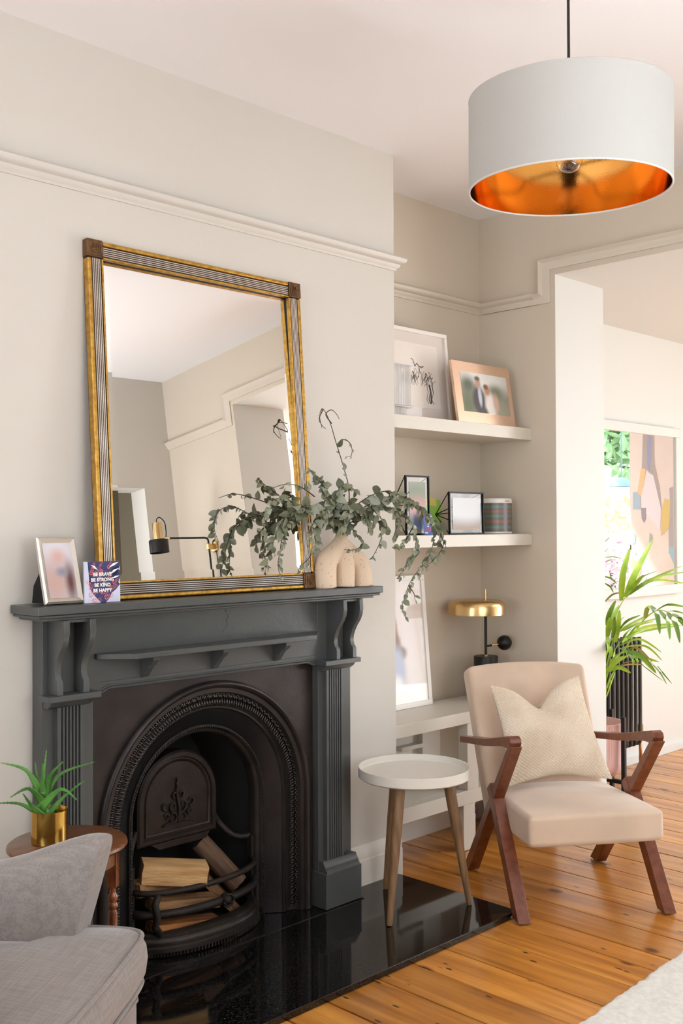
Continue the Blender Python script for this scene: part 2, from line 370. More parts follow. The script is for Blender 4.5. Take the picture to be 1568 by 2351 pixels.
# skirting boards
def skirt(name, x0, x1, y0, y1, ax, h=.15, m=trim_m):
    mb = MB()
    if ax == 'x':   # board along x, front face at y0, wall at y1
        mb.prism([(y1, 0), (y0, 0), (y0, h*.68), (y0+.004, h*.70), (y0+.003, h*.86), (y0+.010, h*.93), (y1, h)], 'x', x0, x1)
    elif ax == 'xm':
        mb.prism([(y0, 0), (y1, 0), (y1, h*.68), (y1-.004, h*.70), (y1-.003, h*.86), (y1-.010, h*.93), (y0, h)], 'x', x0, x1)
    else:           # along y, front face at x0 or x1
        s_ = 1 if ax == 'y' else -1; a, b_ = (x0, x1) if ax == 'y' else (x1, x0)
        mb.prism([(b_, 0), (a, 0), (a, h*.68), (a+.004*s_, h*.70), (a+.003*s_, h*.86), (a+.010*s_, h*.93), (b_, h)], 'y', y0, y1)
    return struct(name, mb, m, smooth='auto')
skirt('baseboard_chimney', 2.702, 3.025, WY-.018, WY, 'x', .165)
skirt('baseboard_chimney_left', 1.155, 1.478, WY-.018, WY, 'x', .165)
skirt('baseboard_chimney_return', 3.01, 3.028, WY-.010, AY-.022, 'ym', .165)
skirt('baseboard_alcove', 3.03, XE, AY-.022, AY, 'x', .17)
skirt('baseboard_back', -2.0, 1.17, AY-.02, AY, 'x', .17)
skirt('baseboard_east', XE-.02, XE, 2.6, AY-.025, 'y', .17)
skirt('baseboard_east_south', XE-.02, XE, -.07, .60, 'y', .17)
skirt('baseboard_south', .0, 2.85, -.07, -.05, 'xm', .17)
skirt('baseboard_dining', XE2, GX, 3.04, 3.06, 'x', .05, white_m)
# west bay window and an added south window lighting the chimney breast (behind the camera)
def window(name, axis, c0, c1, z0, z1, at_, inward, bars):
    mb = MB(); fr = .06
    def bx(a0, a1, b0, b1):
        if axis == 'y': mb.box(at_-.03, at_+.03, a0, a1, b0, b1)
        else: mb.box(a0, a1, at_-.03, at_+.03, b0, b1)
    bx(c0, c1, z0, z0+fr); bx(c0, c1, z1-fr, z1); bx(c0, c0+fr, z0, z1); bx(c1-fr, c1, z0, z1)
    for k in range(1, bars): q = c0+(c1-c0)*k/bars; bx(q-.02, q+.02, z0, z1)
    bx(c0, c1, (z0+z1)/2-.02, (z0+z1)/2+.02)
    w_ = struct(name, mb, white_m)
    g = MB()
    if axis == 'y': g.box(at_-.003, at_+.003, c0+fr, c1-fr, z0+fr, z1-fr)
    else: g.box(c0+fr, c1-fr, at_-.003, at_+.003, z0+fr, z1-fr)
    obj('glass_pane', g, glass('window_glass'), w_); return w_
window('window_1', 'y', .3, 2.2, .85, 2.6, -2.08, 1, 3)
window('window_added_south', 'x', 1.2, 2.6, 1.0, 2.5, -.17, 1, 2)
gd = window('door_2', 'y', -1.45, 1.84, 0, 2.35, GX+.09, -1, 3)
obj('added_roof_glass', MB().box(4.8, 7.2, -.8, 1.2, H2+.09, H2+.10), glass('window_glass'), gd)  # pane of the added, unseen rooflight

# ---------------------------------------------------------------- hearth
def granite():
    m = mat('black_granite', '0b0b0c', .06, 0, spec=.6); nt = m.node_tree; n = nt.nodes; b = n['Principled BSDF']; lk = nt.links.new
    tc = n.new('ShaderNodeTexCoord'); v = n.new('ShaderNodeTexNoise'); v.inputs['Scale'].default_value = 260; v.inputs['Detail'].default_value = 3
    lk(tc.outputs['Object'], v.inputs['Vector']); rp = n.new('ShaderNodeValToRGB')
    e = rp.color_ramp.elements; e[0].position = .52; e[0].color = L('060607'); e[1].position = .78; e[1].color = L('4a4643')
    lk(v.outputs['Fac'], rp.inputs[0]); lk(rp.outputs[0], b.inputs['Base Color']); return m
gran = granite()
h = thing('hearth', 'polished black granite hearth on the floorboards before the fireplace', 'hearth', (2.09, 2.4, 0))
def hbox(n_, x0, x1, y0, y1, z0, z1, m, bev=.0015): return obj(n_, MB().box(x0-2.09, x1-2.09, y0-2.4, y1-2.4, z0, z1), m, h, bevel=bev)
mb = MB(); pts = [(1.18, 2.147), (3.0, 2.147), (3.0, 2.702), (2.712, 2.702), (2.712, 2.606), (1.468, 2.606), (1.468, 2.702), (1.18, 2.702)]
mb.prism([(a-2.09, b_-2.4) for a, b_ in pts], 'z', .0005, .021); obj('slab', mb, gran, h, bevel=.002)
for a, b_ in zip([1.47, 1.785, 2.097, 2.405], [1.783, 2.095, 2.403, 2.71]):
    hbox('tile', a, b_, 2.614, 2.86, .0005, .019, gran, .001)
hbox('grout_strip', 1.47, 2.71, 2.606, 2.614, .0005, .0165, mat('grout', '5d544d', .8), 0)
# ---------------------------------------------------------------- fire surround
S = thing('fire_surround', 'charcoal painted wooden fire surround with fluted pilasters and a narrow inner shelf', 'fireplace', (2.09, 2.72, .019))
def sb(name, mb, bevel=.002, m=None, **k):
    for v in mb.b.verts: v.co -= Vector((2.09, 2.72, .019))
    return obj(name, mb, m or grey_m, S, bevel=bevel, **k)
def lb(x0, x1, y0, y1, z0, z1): return MB().box(x0, x1, y0, y1, z0, z1)
Z0 = .021
# mantel shelf with stepped bed moulding
sb('mantel_shelf', lb(1.41, 2.772, 2.562, 2.718, 1.112, 1.136), .003)
mb = MB(); mb.box(1.418, 2.764, 2.570, 2.718, 1.103, 1.1115); mb.box(1.436, 2.748, 2.588, 2.718, 1.094, 1.103); sb('mantel_moulding', mb, .003)
for sx, xa in ((1, 1.478), (-1, 2.702)):
    def X(a, b_): return (xa+a, xa+b_) if sx == 1 else (xa-b_, xa-a)
    x0, x1 = X(0, .162)
    side = sb('backing_board', lb(x0, x1, 2.663, 2.719, Z0, 1.094), .0015)
    # fluted pilaster
    p0, p1 = (1.514, 1.598) if sx == 1 else (2.563, 2.647)
    poly = [(p0, 2.663), (p0, 2.643)]; nf = 6; mrg = .009; step = (p1-p0-2*mrg)/nf
    for k in range(nf):
        a = p0+mrg+k*step
        poly += [(a+.0022, 2.643), (a+.0040, 2.6505), (a+step-.0040, 2.6505), (a+step-.0022, 2.643)]
    poly += [(p1, 2.643), (p1, 2.663)]
    mb = MB(); mb.prism(poly, 'z', .18, .846); sb('pilaster', mb, 0)
    q0, q1 = X(-.0, .165) if sx == 1 else (2.535, 2.712)
    mb = MB(); mb.box(q0, q1, 2.620, 2.719, Z0, .143)
    sb('plinth', mb, .0015)
    mb = MB(); mb.prism([(2.663, .143), (2.620, .143), (2.622, .152), (2.628, .156), (2.628, .162), (2.636, .172), (2.640, .182), (2.663, .182)], 'x', q0+.006, q1-.008); sb('plinth_moulding', mb, .001)
    c0, c1 = X(-.012, .152) if sx == 1 else (2.522, 2.695)
    mb = MB(); mb.box(c0, c1, 2.602, 2.663, .868, .884)
    mb.prism([(2.663, .846), (2.640, .846), (2.632, .851), (2.624, .856), (2.616, .866), (2.610, .868), (2.663, .868)], 'x', c0+.014, c1-.014); sb('capital', mb, .0015)
    # scrolled corbels
    prof = [(2.663, 1.094), (2.578, 1.094), (2.576, 1.060), (2.580, 1.038), (2.590, 1.018), (2.604, 1.000), (2.616, .980), (2.623, .962), (2.625, .944), (2.621, .930), (2.613, .922), (2.611, .914), (2.611, .884), (2.663, .884)]
    for a, b_ in (((1.496, 1.514), (1.578, 1.597)) if sx == 1 else ((2.583, 2.601), (2.664, 2.682))):
        mb = MB(); mb.prism(prof, 'x', a, b_); sb('corbel', mb, .0015)
    mb = MB(); a, b_ = (1.500, 1.595) if sx == 1 else (2.588, 2.680)
    mb.box(a, b_, 2.590, 2.663, 1.086, 1.094); sb('corbel_block', mb, .001)
# frieze with moulded, corner-cut opening
sb('frieze', lb(1.64, 2.54, 2.664, 2.719, .900, 1.094), .001)
mb = MB(); mb.prism([(1.640, .868), (1.668, .868), (1.690, .878), (2.490, .878), (2.512, .868), (2.54, .868), (2.54, .900), (1.64, .900)], 'y', 2.664, 2.719); sb('frieze', mb, .001)
mb = MB()
for z_, y_ in ((.8795, 2.657), (.8865, 2.660)):
    mb.tube([(1.645, y_+.003, z_-.010), (1.668, y_+.003, z_-.010), (1.690, y_+.003, z_), (2.490, y_+.003, z_), (2.512, y_+.003, z_-.010), (2.535, y_+.003, z_-.010)], .0032, 6)
sb('frieze_moulding', mb, 0, smooth='auto')
# inner display shelf, canted ends, three brackets
mb = MB(); mb.prism([(1.645, 2.664), (1.645, 2.652), (1.728, 2.575), (2.452, 2.575), (2.535, 2.652), (2.535, 2.664)], 'z', .967, .984); sb('inner_shelf', mb, .0025)
for xc in (1.815, 2.080, 2.345):
    mb = MB(); mb.prism([(2.664, .967), (2.598, .967), (2.598, .955), (2.606, .944), (2.622, .935), (2.634, .922), (2.648, .905), (2.664, .897)], 'x', xc-.011, xc+.011); sb('shelf_bracket', mb, .0015)
# cracked filler line in the frieze paint
mb = MB(); pts = [(2.150, 1.083), (2.163, 1.060), (2.152, 1.050), (2.160, 1.036), (2.150, 1.024), (2.138, 1.012)]
mb.tube([(a-.02, 2.6635, b_) for a, b_ in pts], .0016, 5); sb('paint_crack', mb, 0, m=mat('crack_paint', '5d6463', .4))

# ---------------------------------------------------------------- cast iron insert
CX, CZ = 2.093, .431
I = thing('fireplace_insert', 'arched black cast iron fireplace insert with a leafy ornamental band', 'fireplace', (CX, 2.69, .019))
def arch_pts(r, n=48, zb=.021, legs=10):
    P = [(CX-r, zb+(CZ-zb)*k/legs) for k in range(legs)]
    P += [(CX-r*math.cos(PI*k/n), CZ+r*math.sin(PI*k/n)) for k in range(n+1)]
    P += [(CX+r, CZ-(CZ-zb)*k/legs) for k in range(1, legs+1)]
    return P
def sweep(prof, mb=None, **k):
    mb = mb or MB(); rows = [[mb.b.verts.new((x, y, z)) for x, z in arch_pts(r, **k)] for r, y in prof]
    for A, B in zip(rows, rows[1:]):
        for i in range(len(A)-1): mb.b.faces.new([A[i], A[i+1], B[i+1], B[i]])
    return mb
def ib(name, mb, m=iron_m, bevel=0, smooth='auto', **k):
    for v in mb.b.verts: v.co -= Vector((CX, 2.69, .019))
    return obj(name, mb, m, I, bevel=bevel, smooth=smooth, **k)
# face plate
mb = MB(); A = arch_pts(.424); xl, xr, zt = 1.641, 2.539, .877
def outer(x, z):
    if z <= CZ: return (xl if x < CX else xr, z)
    dx, dz = x-CX, z-CZ; t = min(((xr-CX) if dx > 0 else (CX-xl))/abs(dx) if abs(dx) > 1e-6 else 99, (zt-CZ)/dz if dz > 1e-6 else 99)
    return (CX+dx*t, CZ+dz*t)
va = [mb.b.verts.new((x, 2.690, z)) for x, z in A]; vb = [mb.b.verts.new((*[(o_[0], 2.690, o_[1]) for o_ in [outer(x, z)]][0],)) for x, z in A]
for i in range(len(A)-1): mb.b.faces.new([va[i], va[i+1], vb[i+1], vb[i]])
for sx in (xl, xr):   # square the top corners
    c = mb.b.verts.new((sx, 2.690, zt))
    cand = sorted([v for v in vb], key=lambda v: (v.co.x-sx)**2+(v.co.z-zt)**2)[:2]
    mb.b.faces.new([cand[0], cand[1], c])
ib('face_plate', mb)
ib('outer_bead', sweep([(.424, 2.690), (.424, 2.680), (.420, 2.674), (.413, 2.671), (.406, 2.674), (.402, 2.680), (.400, 2.686), (.386, 2.688)]))
ib('ornament_bed', sweep([(.386, 2.688), (.383, 2.697), (.370, 2.710), (.350, 2.719), (.340, 2.720)]), iron_dk)
ib('inner_lip', sweep([(.340, 2.720), (.338, 2.714), (.333, 2.712), (.329, 2.716), (.327, 2.722)]))
ib('splayed_cheek', sweep([(.327, 2.722), (.315, 2.728), (.275, 2.757)]), mat('blued_iron', '2c2b2d', .33, .6, col2='241f1e', scale=7, bump=.2))
ib('inner_bead', sweep([(.275, 2.757), (.273, 2.750), (.268, 2.748), (.263, 2.752), (.259, 2.762), (.252, 2.764), (.247, 2.770), (.247, 2.80)]), iron_dk)
# repeated cast leaf-and-eye ornament
def ornament():
    mb = MB(); R0 = .0080
    mb.tube([(R0*math.cos(a), -.0025, R0*math.sin(a)+.010) for a in [PI*(-.25)+PI*1.5*k/9 for k in range(10)]], .0031, 5)
    mb.sphere((0, -.0045, .010), .0036, 6)
    mb.tube([(-.0052, -.002, .004), (-.0050, .000, -.010), (-.003, .003, -.020)], [.0024, .003, .0015], 5)
    mb.tube([(.0052, -.002, .004), (.0050, .000, -.010), (.003, .003, -.020)], [.0024, .003, .0015], 5)
    mb.sphere((0, .002, -.004), .0018, 5); mb.sphere((0, .003, -.010), .0015, 5); mb.sphere((0, .004, -.016), .0013, 5)
    mb.tube([(.0095, -.002, .018), (.0095, .002, .008), (.0095, .006, -.02)], [.0010, .002, .0008], 4)
    return mb
bmo = ornament(); o0 = obj('cast_ornament', bmo, mat('polished_cast_iron', '4a4442', .24, .8), I, smooth=True)
rm = .363; path_len = []
slots = []; s_ = .0205
nleg = int((CZ-.04)/s_)
for k in range(nleg): slots.append((CX-rm, CZ-(k+.5)*s_, PI/2)); slots.append((CX+rm, CZ-(k+.5)*s_, -PI/2))
na = int(PI*rm/s_)
for k in range(na+1):
    th = PI*k/na; slots.append((CX-rm*math.cos(th), CZ+rm*math.sin(th), PI/2-th))
first = True
for x, z, a in slots:
    o = o0 if first else o0.copy()
    if not first: C.objects.link(o)
    first = False
    # local z points outward from the arch centre; tilt so that it lies on the hollow
    M = Matrix.Translation((x-CX, 2.6975-2.69, z-.019)) @ Matrix.Rotation(-a, 4, 'Y') @ Matrix.Rotation(math.radians(-24), 4, 'X')
    o.rotation_mode = 'QUATERNION'; o.location = M.to_translation(); o.rotation_quaternion = M.to_quaternion()
# rope bead round the inner opening: too fine to pick apart
mb = MB()
P = arch_pts(.2675, n=90, legs=40)
for i in range(0, len(P)):
    mb.b.verts.ensure_lookup_table
    x, z = P[i]; c = Vector((x, 2.7475, z))
    bmesh.ops.create_icosphere(mb.b, subdivisions=1, radius=.0036, matrix=Matrix.Translation(c))
rb = ib('rope_beading', mb, iron_m, smooth=True); rb['kind'] = 'stuff'
# fire chamber
mb = MB(); prof = arch_pts(.252, n=24, legs=4)
back = [(CX+(x-CX)*.80, z) for x, z in prof]
fa = [mb.b.verts.new((x, 2.795, z)) for x, z in prof]; fb = [mb.b.verts.new((x, 2.985, z)) for x, z in back]
for i in range(len(fa)-1): mb.b.faces.new([fa[i], fa[i+1], fb[i+1], fb[i]])
mb.b.faces.new(fb); ib('fire_chamber', mb, soot_m, fixn=False)
ib('chamber_floor', MB().box(CX-.245, CX+.245, 2.77, 2.98, .021, .045), soot_m, smooth=False)
# smoke hood: arched plate with raised rim and a scrolling plant in relief
HX, HZ, HR, HY = 2.072, .452, .160, 2.845
def hood_pts(r, zb): return [(HX-r, zb)] + [(HX-r*math.cos(PI*k/24), HZ+r*math.sin(PI*k/24)) for k in range(25)] + [(HX+r, zb)]
mb = MB()
rows = []
for r, y, zb in ((.160, HY+.05, .315), (.160, HY, .320), (.153, HY-.006, .327), (.140, HY-.006, .338), (.136, HY, .342), (.132, HY, .346), (.129, HY-.004, .349), (.125, HY-.002, .353), (.123, HY+.002, .355)):
    rows.append([mb.b.verts.new((x, y, z)) for x, z in hood_pts(r, zb)])
for A, B in zip(rows, rows[1:]):
    n_ = len(A)
    for i in range(n_): mb.b.faces.new([A[i], A[(i+1) % n_], B[(i+1) % n_], B[i]])
mb.b.faces.new(rows[-1])
hood = ib('smoke_hood', mb, mat('rusty_iron', '2d241f', .5, .4, col2='20150f', scale=18, bump=.3), smooth='auto')
mb = MB(); hy = HY-.003
def scroll(cx, cz, r, a0, turns, n=16, k=.0042):
    return [(cx+(r*(1-.7*i/n))*math.cos(a0+turns*2*PI*i/n), hy, cz+(r*(1-.7*i/n))*math.sin(a0+turns*2*PI*i/n)) for i in range(n+1)], [k*(1-.5*i/n) for i in range(n+1)]
stem_ = spline([(HX, hy, .375), (HX+.004, hy, .42), (HX-.006, hy, .47), (HX-.002, hy, .505), (HX-.004, hy, .525)], 5)
mb.tube(stem_, [.005]*(len(stem_)-4)+[.004, .004, .003, .001], 6)
for sx in (-1, 1):
    for (cx_, cz_, r_, a0, tn) in ((.022, .392, .020, 1.2, 1.1), (.045, .400, .012, .5, .9), (.020, .430, .016, -1.5, .9), (.050, .438, .016, -1.9, .8), (.012, .468, .012, -1.4, .7)):
        pts_, rad_ = scroll(cx_*1, cz_, r_, a0, tn)
        mb.tube([(HX+sx*p[0], p[1], p[2]) for p in pts_], rad_, 5)
    l_ = spline([(HX+sx*.004, hy, .38), (HX+sx*.04, hy, .378), (HX+sx*.062, hy, .372)], 4); mb.tube(l_, .0032, 5)
mb.sphere((HX-.003, hy, .503), .007, 8, (1, .6, 1.6))
ob = obj('relief_ornament', mb, MATS['rusty_iron'], hood, smooth=True)
for v in ob.data.vertices: v.co -= Vector((CX, 2.69, .019))
mb = MB(); mb.prism([(HX-.11, .322), (HX-.075, .300), (HX+.115, .300), (HX+.13, .322)], 'y', HY-.004, HY+.05); ib('hood_lip', mb, MATS['rusty_iron'], bevel=.002, smooth=False)
for sx in (-1, 1):
    pts_ = spline([(HX+sx*.155, HY+.01, .372), (HX+sx*.178, HY+.005, .335), (HX+sx*.205, HY-.02, .300), (HX+sx*.228, HY-.035, .288), (CX+sx*.248, HY-.05, .286)], 6)
    mb = MB(); mb.tube(pts_, .011, 8); ib('side_arm', mb, iron_dk, smooth=True)
for sx in (-1, 1): ib('grate_upright', MB().box(CX+sx*.2415-.0055, CX+sx*.2415+.0055, 2.775, 2.80, .045, .29), iron_dk, bevel=.002, smooth=False)
# bowed grate front
def bow(xa, depth, z, n=20): return [(CX+xa*math.sin(-PI/2+PI*k/n), 2.782-depth*math.cos(-PI/2+PI*k/n)**1.0, z) for k in range(n+1)]
mb = MB(); mb.tube(bow(.238, .105, .213), [.010]*21, 8)
ib('grate_bar', mb, iron_dk, smooth=True)
mb = MB(); mb.tube(bow(.238, .105, .146), [.013]*21, 10); ib('grate_bar', mb, iron_dk, smooth=True)
mb = MB(); mb.sphere((CX+.045, 2.677, .147), .021, 12)
for a_ in range(6): mb.tube([(CX+.045+.019*math.cos(a_*PI/3+q), 2.677-.017, .147+.019*math.sin(a_*PI/3+q)) for q in (0, .5, 1)], .004, 5)
ib('grate_boss', mb, iron_dk, smooth=True)
mb = MB(); mb.tube([(CX-.185, 2.720, .213), (CX-.205, 2.712, .18), (CX-.198, 2.708, .146), (CX-.205, 2.71, .115), (CX-.185, 2.715, .085)], .012, 8); ib('grate_scroll', mb, iron_dk, smooth=True)
# fender: stepped bowed skirt with toothed lower edge
def bowrow(mb, xa, d, z, n=40): return [mb.b.verts.new((CX+xa*math.sin(-PI/2+PI*k/n), 2.785-d*math.cos(-PI/2+PI*k/n), z)) for k in range(n+1)]
mb = MB(); rows = [bowrow(mb, xa, d, z) for xa, d, z in ((.215, .085, .088), (.238, .110, .088), (.243, .118, .083), (.243, .118, .074), (.247, .124, .070), (.250, .128, .062), (.248, .126, .052), (.254, .134, .047), (.254, .134, .034))]
for A, B in zip(rows, rows[1:]):
    for i in range(len(A)-1): mb.b.faces.new([A[i], A[i+1], B[i+1], B[i]])
ib('fender', mb, mat('worn_iron', '3a332f', .45, .5, col2='241d19', scale=12, bump=.3), smooth='auto')
mb = MB()
for k in range(64):
    a = -PI/2+PI*(k+.5)/64; c = Vector((CX+.254*math.sin(a), 2.785-.134*math.cos(a), .029))
    bmesh.ops.create_cube(mb.b, size=1, matrix=Matrix.Translation(c) @ Matrix.Rotation(-a, 4, 'Z') @ Matrix.Diagonal((.006, .006, .012, 1)))
fr = ib('fender_teeth', mb, MATS['worn_iron'], smooth=False); fr['kind'] = 'stuff'

# ---------------------------------------------------------------- logs
def log_mat(name, c1, c2, rough=.8):
    return mat(name, c1, rough, col2=c2, scale=6, stretch=(1.2, 9, 9), bump=.6, bscale=30)
bark = log_mat('bark', '735845', '45301f'); split_pale = log_mat('split_wood_pale', 'dcb27c', 'b98c58'); split_dark = log_mat('split_wood_dark', 'a37a52', '6b4a30')
def make_log(label, p0, p1, r, kind, m, endm=None, seedv=1, sec=None, roll_=0, name='log'):
    """kind split = wedge section, round = bark cylinder; runs along local X"""
    random.seed(seedv); a, b_ = Vector(p0), Vector(p1); ln = (b_-a).length
    t = thing(name, label, 'log', (a+b_)/2, group='logs stacked in the grate')
    X_ = (b_-a).normalized(); Zv = Vector((0,0,1)); Y_ = Zv.cross(X_).normalized(); Z_ = X_.cross(Y_)
    R = Matrix((X_, Y_, Z_)).transposed() @ Matrix.Rotation(roll_, 3, 'X'); t.rotation_mode = 'QUATERNION'; t.rotation_quaternion = R.to_quaternion()
    mb = MB(); n = 16; seg = 8; rings = []
    for i in range(seg+1):
        u = i/seg; ring = []
        for k in range(len(sec) if sec else n):
            if sec: y_, z_ = sec[k]; jit = .03
            else: ang = 2*PI*k/n; y_, z_ = math.cos(ang), math.sin(ang); jit = .06
            f = 1+jit*noise.noise(Vector((u*3+seedv*7, k*.9, seedv)))
            ring.append(mb.b.verts.new(((u-.5)*ln+ .006*noise.noise(Vector((k*1.3, seedv, 5)))*(1 if i in (0, seg) else 0), y_*r*f, z_*r*f)))
        rings.append(ring)
    k = len(rings[0])
    for A, B in zip(rings, rings[1:]):
        for j in range(k): mb.b.faces.new([A[j], A[(j+1) % k], B[(j+1) % k], B[j]])
    o = obj('bark' if kind == 'round' else 'split_face', mb, m, t, smooth='auto', fixn=True)
    for e_, q0, sx in ((-ln/2, 0, -1), (ln/2, seg*k, 1)):
        mb = MB(); f = mb.b.faces.new([mb.b.verts.new((e_+sx*.0015, o.data.vertices[q0+q].co.y, o.data.vertices[q0+q].co.z)) for q in range(k)]); mb.b.normal_update()
        if f.normal.x*sx < 0: f.normal_flip()
        obj('cut_end', mb, endm or m, t, fixn=False)
    return t
quart = [(-1, -.55), (-.2, -.72), (.75, -.62), (1, -.1), (.92, .45), (.55, .62), (-.3, .60), (-.95, .55), (-1.02, .1)]
flat_ = [(-1, -.5), (0, -.55), (1, -.45), (1, .1), (.9, .5), (0, .55), (-1, .45), (-1.05, 0)]
make_log('pale freshly split log lying on top of the pile', on(324,1998,'y',2.815), on(472,2003,'y',2.715), .054, 'split', split_pale, split_pale, 2, quart)
make_log('round bark covered log leaning diagonally up to the smoke hood', on(458,1932,'y',2.87), on(548,2030,'y',2.765), .034, 'round', bark, log_mat('cut_wood', 'b27b48', '8a5a30'), 3)
make_log('thin brown split log leaning diagonally below the bark covered log', on(470,2015,'y',2.84), on(548,2095,'y',2.765), .025, 'split', split_dark, log_mat('cut_wood', 'b27b48', '8a5a30'), 4, flat_)
make_log('brown split log showing between the two grate bars', on(346,2076,'y',2.765), on(494,2064,'y',2.735), .034, 'split', split_dark, None, 5, flat_)
make_log('lowest brown log lying under the lower grate bar', on(346,2130,'y',2.760), on(494,2112,'y',2.735), .032, 'split', log_mat('split_wood_rust', 'b5763f', '6b4226'), None, 6, flat_)
make_log('rough dark log wedged behind the upper bar beneath the pale log', (1.865, 2.80, .215), (2.12, 2.82, .205), .036, 'split', split_dark, None, 7, quart)

# ---------------------------------------------------------------- leaning gilt mirror
MW, MH = .850, 1.065; TILT = math.atan2(.0753, 1.0605)
mir = thing('mirror', 'tall gilt and black reeded rectangular mirror leaning on the mantelpiece', 'mirror', (2.0670, 2.6235, 1.139), rot=(-TILT, 0, 0))
gold = mat('gilt', 'cfa450', .34, .85, col2='a67a34', scale=60, bump=.3, bscale=200); blk = mat('frame_black', '140f0d', .4)
sil = mat('champagne_reed', 'd2c6bb', .32, .55); brz = mat('corner_bronze', '7d5c3c', .45, .6, col2='5a3f28', scale=80)
hw = MW/2; FWd = .0535
def mlocal(mb, name, m, **k): return obj(name, mb, m, mir, **k)
for nm, (a0, a1, b0, b1) in dict(top=(-hw, hw, MH-FWd, MH), bottom=(-hw, hw, 0, FWd), left=(-hw, -hw+FWd, 0, MH), right=(hw-FWd, hw, 0, MH)).items():
    mlocal(MB().box(a0+.001, a1-.001, .006, .026, b0+.001, b1-.001), 'frame_rail', blk)
    hor = nm in ('top', 'bottom'); s_ = {'top': -1, 'bottom': 1, 'left': 1, 'right': -1}[nm]; e = {'top': MH, 'bottom': 0, 'left': -hw, 'right': hw}[nm]
    lo, hi = (-hw+FWd, hw-FWd) if hor else (FWd, MH-FWd)
    def strip(name, d0, d1, y0, y1, m, bev, ext=0):
        u0, u1 = sorted((e+s_*d0, e+s_*d1))
        mb = MB().box(lo-ext, hi+ext, y0, y1, u0, u1) if hor else MB().box(u0, u1, y0, y1, lo-ext, hi+ext)
        mlocal(mb, name, m, bevel=bev, seg=3)
    strip('gilt_edge', 0, .0135, -.002, .026, gold, .005)
    strip('gilt_edge', .0475, FWd, -.001, .016, gold, .0024, .0)
    for k in range(5): strip('reed', .0170+k*.0060, .0170+k*.0060+.0031, .0005, .008, sil, .0013)
for cx_, cz_, sx, sz in ((-hw, MH, 1, -1), (hw, MH, -1, -1), (-hw, 0, 1, 1), (hw, 0, -1, 1)):
    x0, x1 = sorted((cx_-.0015*sx, cx_+sx*.0515)); z0, z1 = sorted((cz_-.0015*sz, cz_+sz*.0515))
    z0 = max(z0, 0)
    cb_ = mlocal(MB().box(x0, x1, -.0035, .0262, z0, z1), 'corner_block', brz, bevel=.002)
    mb = MB()
    for k in range(4):
        d = .016+k*.0075; ex, ez = cx_+sx*.012, cz_+sz*.012
        xq, zq = cx_+sx*(d+.008), cz_+sz*(d+.008)
        a, b_ = sorted((ex, xq)); mb.box(a, b_, -.0058, -.003, min(zq, zq-.003*sz), max(zq, zq-.003*sz))
        a, b_ = sorted((ez, zq)); mb.box(min(xq, xq-.003*sx), max(xq, xq-.003*sx), -.0058, -.003, a, b_)
    obj('corner_relief', mb, brz, cb_)
mg = bpy.data.materials.new('mirror_glass'); mg.use_nodes = True; b = mg.node_tree.nodes['Principled BSDF']
b.inputs['Base Color'].default_value = (.97, .975, .97, 1); b.inputs['Metallic'].default_value = 1; b.inputs['Roughness'].default_value = .004
gx, gz0, gz1, bv = hw-FWd, FWd, MH-FWd, .024
mb = MB(); I_ = [mb.b.verts.new(p) for p in ((-gx+bv, 0, gz0+bv), (gx-bv, 0, gz0+bv), (gx-bv, 0, gz1-bv), (-gx+bv, 0, gz1-bv))]
O_ = [mb.b.verts.new(p) for p in ((-gx, .0007, gz0), (gx, .0007, gz0), (gx, .0007, gz1), (-gx, .0007, gz1))]
mb.b.faces.new(I_[::1])
for i in range(4): mb.b.faces.new([O_[i], O_[(i+1) % 4], I_[(i+1) % 4], I_[i]])
zc = MH/2
for v in mb.b.verts: v.co.z -= zc
g_ = mlocal(mb, 'mirror_glass', mg, loc=(0, .0125, zc), rot=(-(.090-TILT), 0, 0))
# ---------------------------------------------------------------- things on the mantelpiece
MZ = 1.1372
def cam_at(x, y, d): return Vector((0, 0, EYE)) + ray(x, y)*d
pf = thing('photo_frame', 'silver photo frame with black felt strut, leftmost on the mantelpiece', 'photo frame', (1.513, 2.598, MZ+.0036), rot=(-.29, 0, 0))
silv = mat('silver_frame', 'd9d2c8', .22, .75); velvet = mat('black_felt', '0a0a0b', .9)
fw, fh, fb = .0595, .190, .0155
mb = MB()
O_ = [(-fw, 0), (fw, 0), (fw, fh), (-fw, fh)]; In = [(-fw+fb, fb), (fw-fb, fb), (fw-fb, fh-fb), (-fw+fb, fh-fb)]
vo = [mb.b.verts.new((a, .0015, b_)) for a, b_ in O_]; vm = [mb.b.verts.new((a*.93, -.0035, b_*.95+.005)) for a, b_ in O_]; vi = [mb.b.verts.new((a, .003, b_)) for a, b_ in In]; vb = [mb.b.verts.new((a, .012, b_)) for a, b_ in O_]
for i in range(4):
    j = (i+1) % 4; mb.b.faces.new([vo[i], vo[j], vm[j], vm[i]]); mb.b.faces.new([vm[i], vm[j], vi[j], vi[i]]); mb.b.faces.new([vo[j], vo[i], vb[i], vb[j]])
mb.b.faces.new(vb); obj('frame', mb, silv, pf)
obj('photograph', MB().quad((-fw+fb, .0025, fb), (fw-fb, .0025, fb), (fw-fb, .0025, fh-fb), (-fw+fb, .0025, fh-fb)),
    blob_mat('print_pale', 'c3bcc4', [(-.01, .15, .05, .04, 'd6d2da', .9), (.0, .135, .02, .02, 'd2a9a0', .9), (-.02, .06, .04, .06, 'c4a39b', .9), (.028, .062, .013, .045, '6a3f3e', .9), (.005, .09, .015, .012, '8d8f9f', .9)], .12, .5), pf, fixn=False)
mb = MB(); mb.prism([(.0128, .006), (.0128, .100), (.026, .098), (.070, .070), (.092, .026)], 'x', -.050, .022); obj('strut', mb, velvet, pf, bevel=.001)

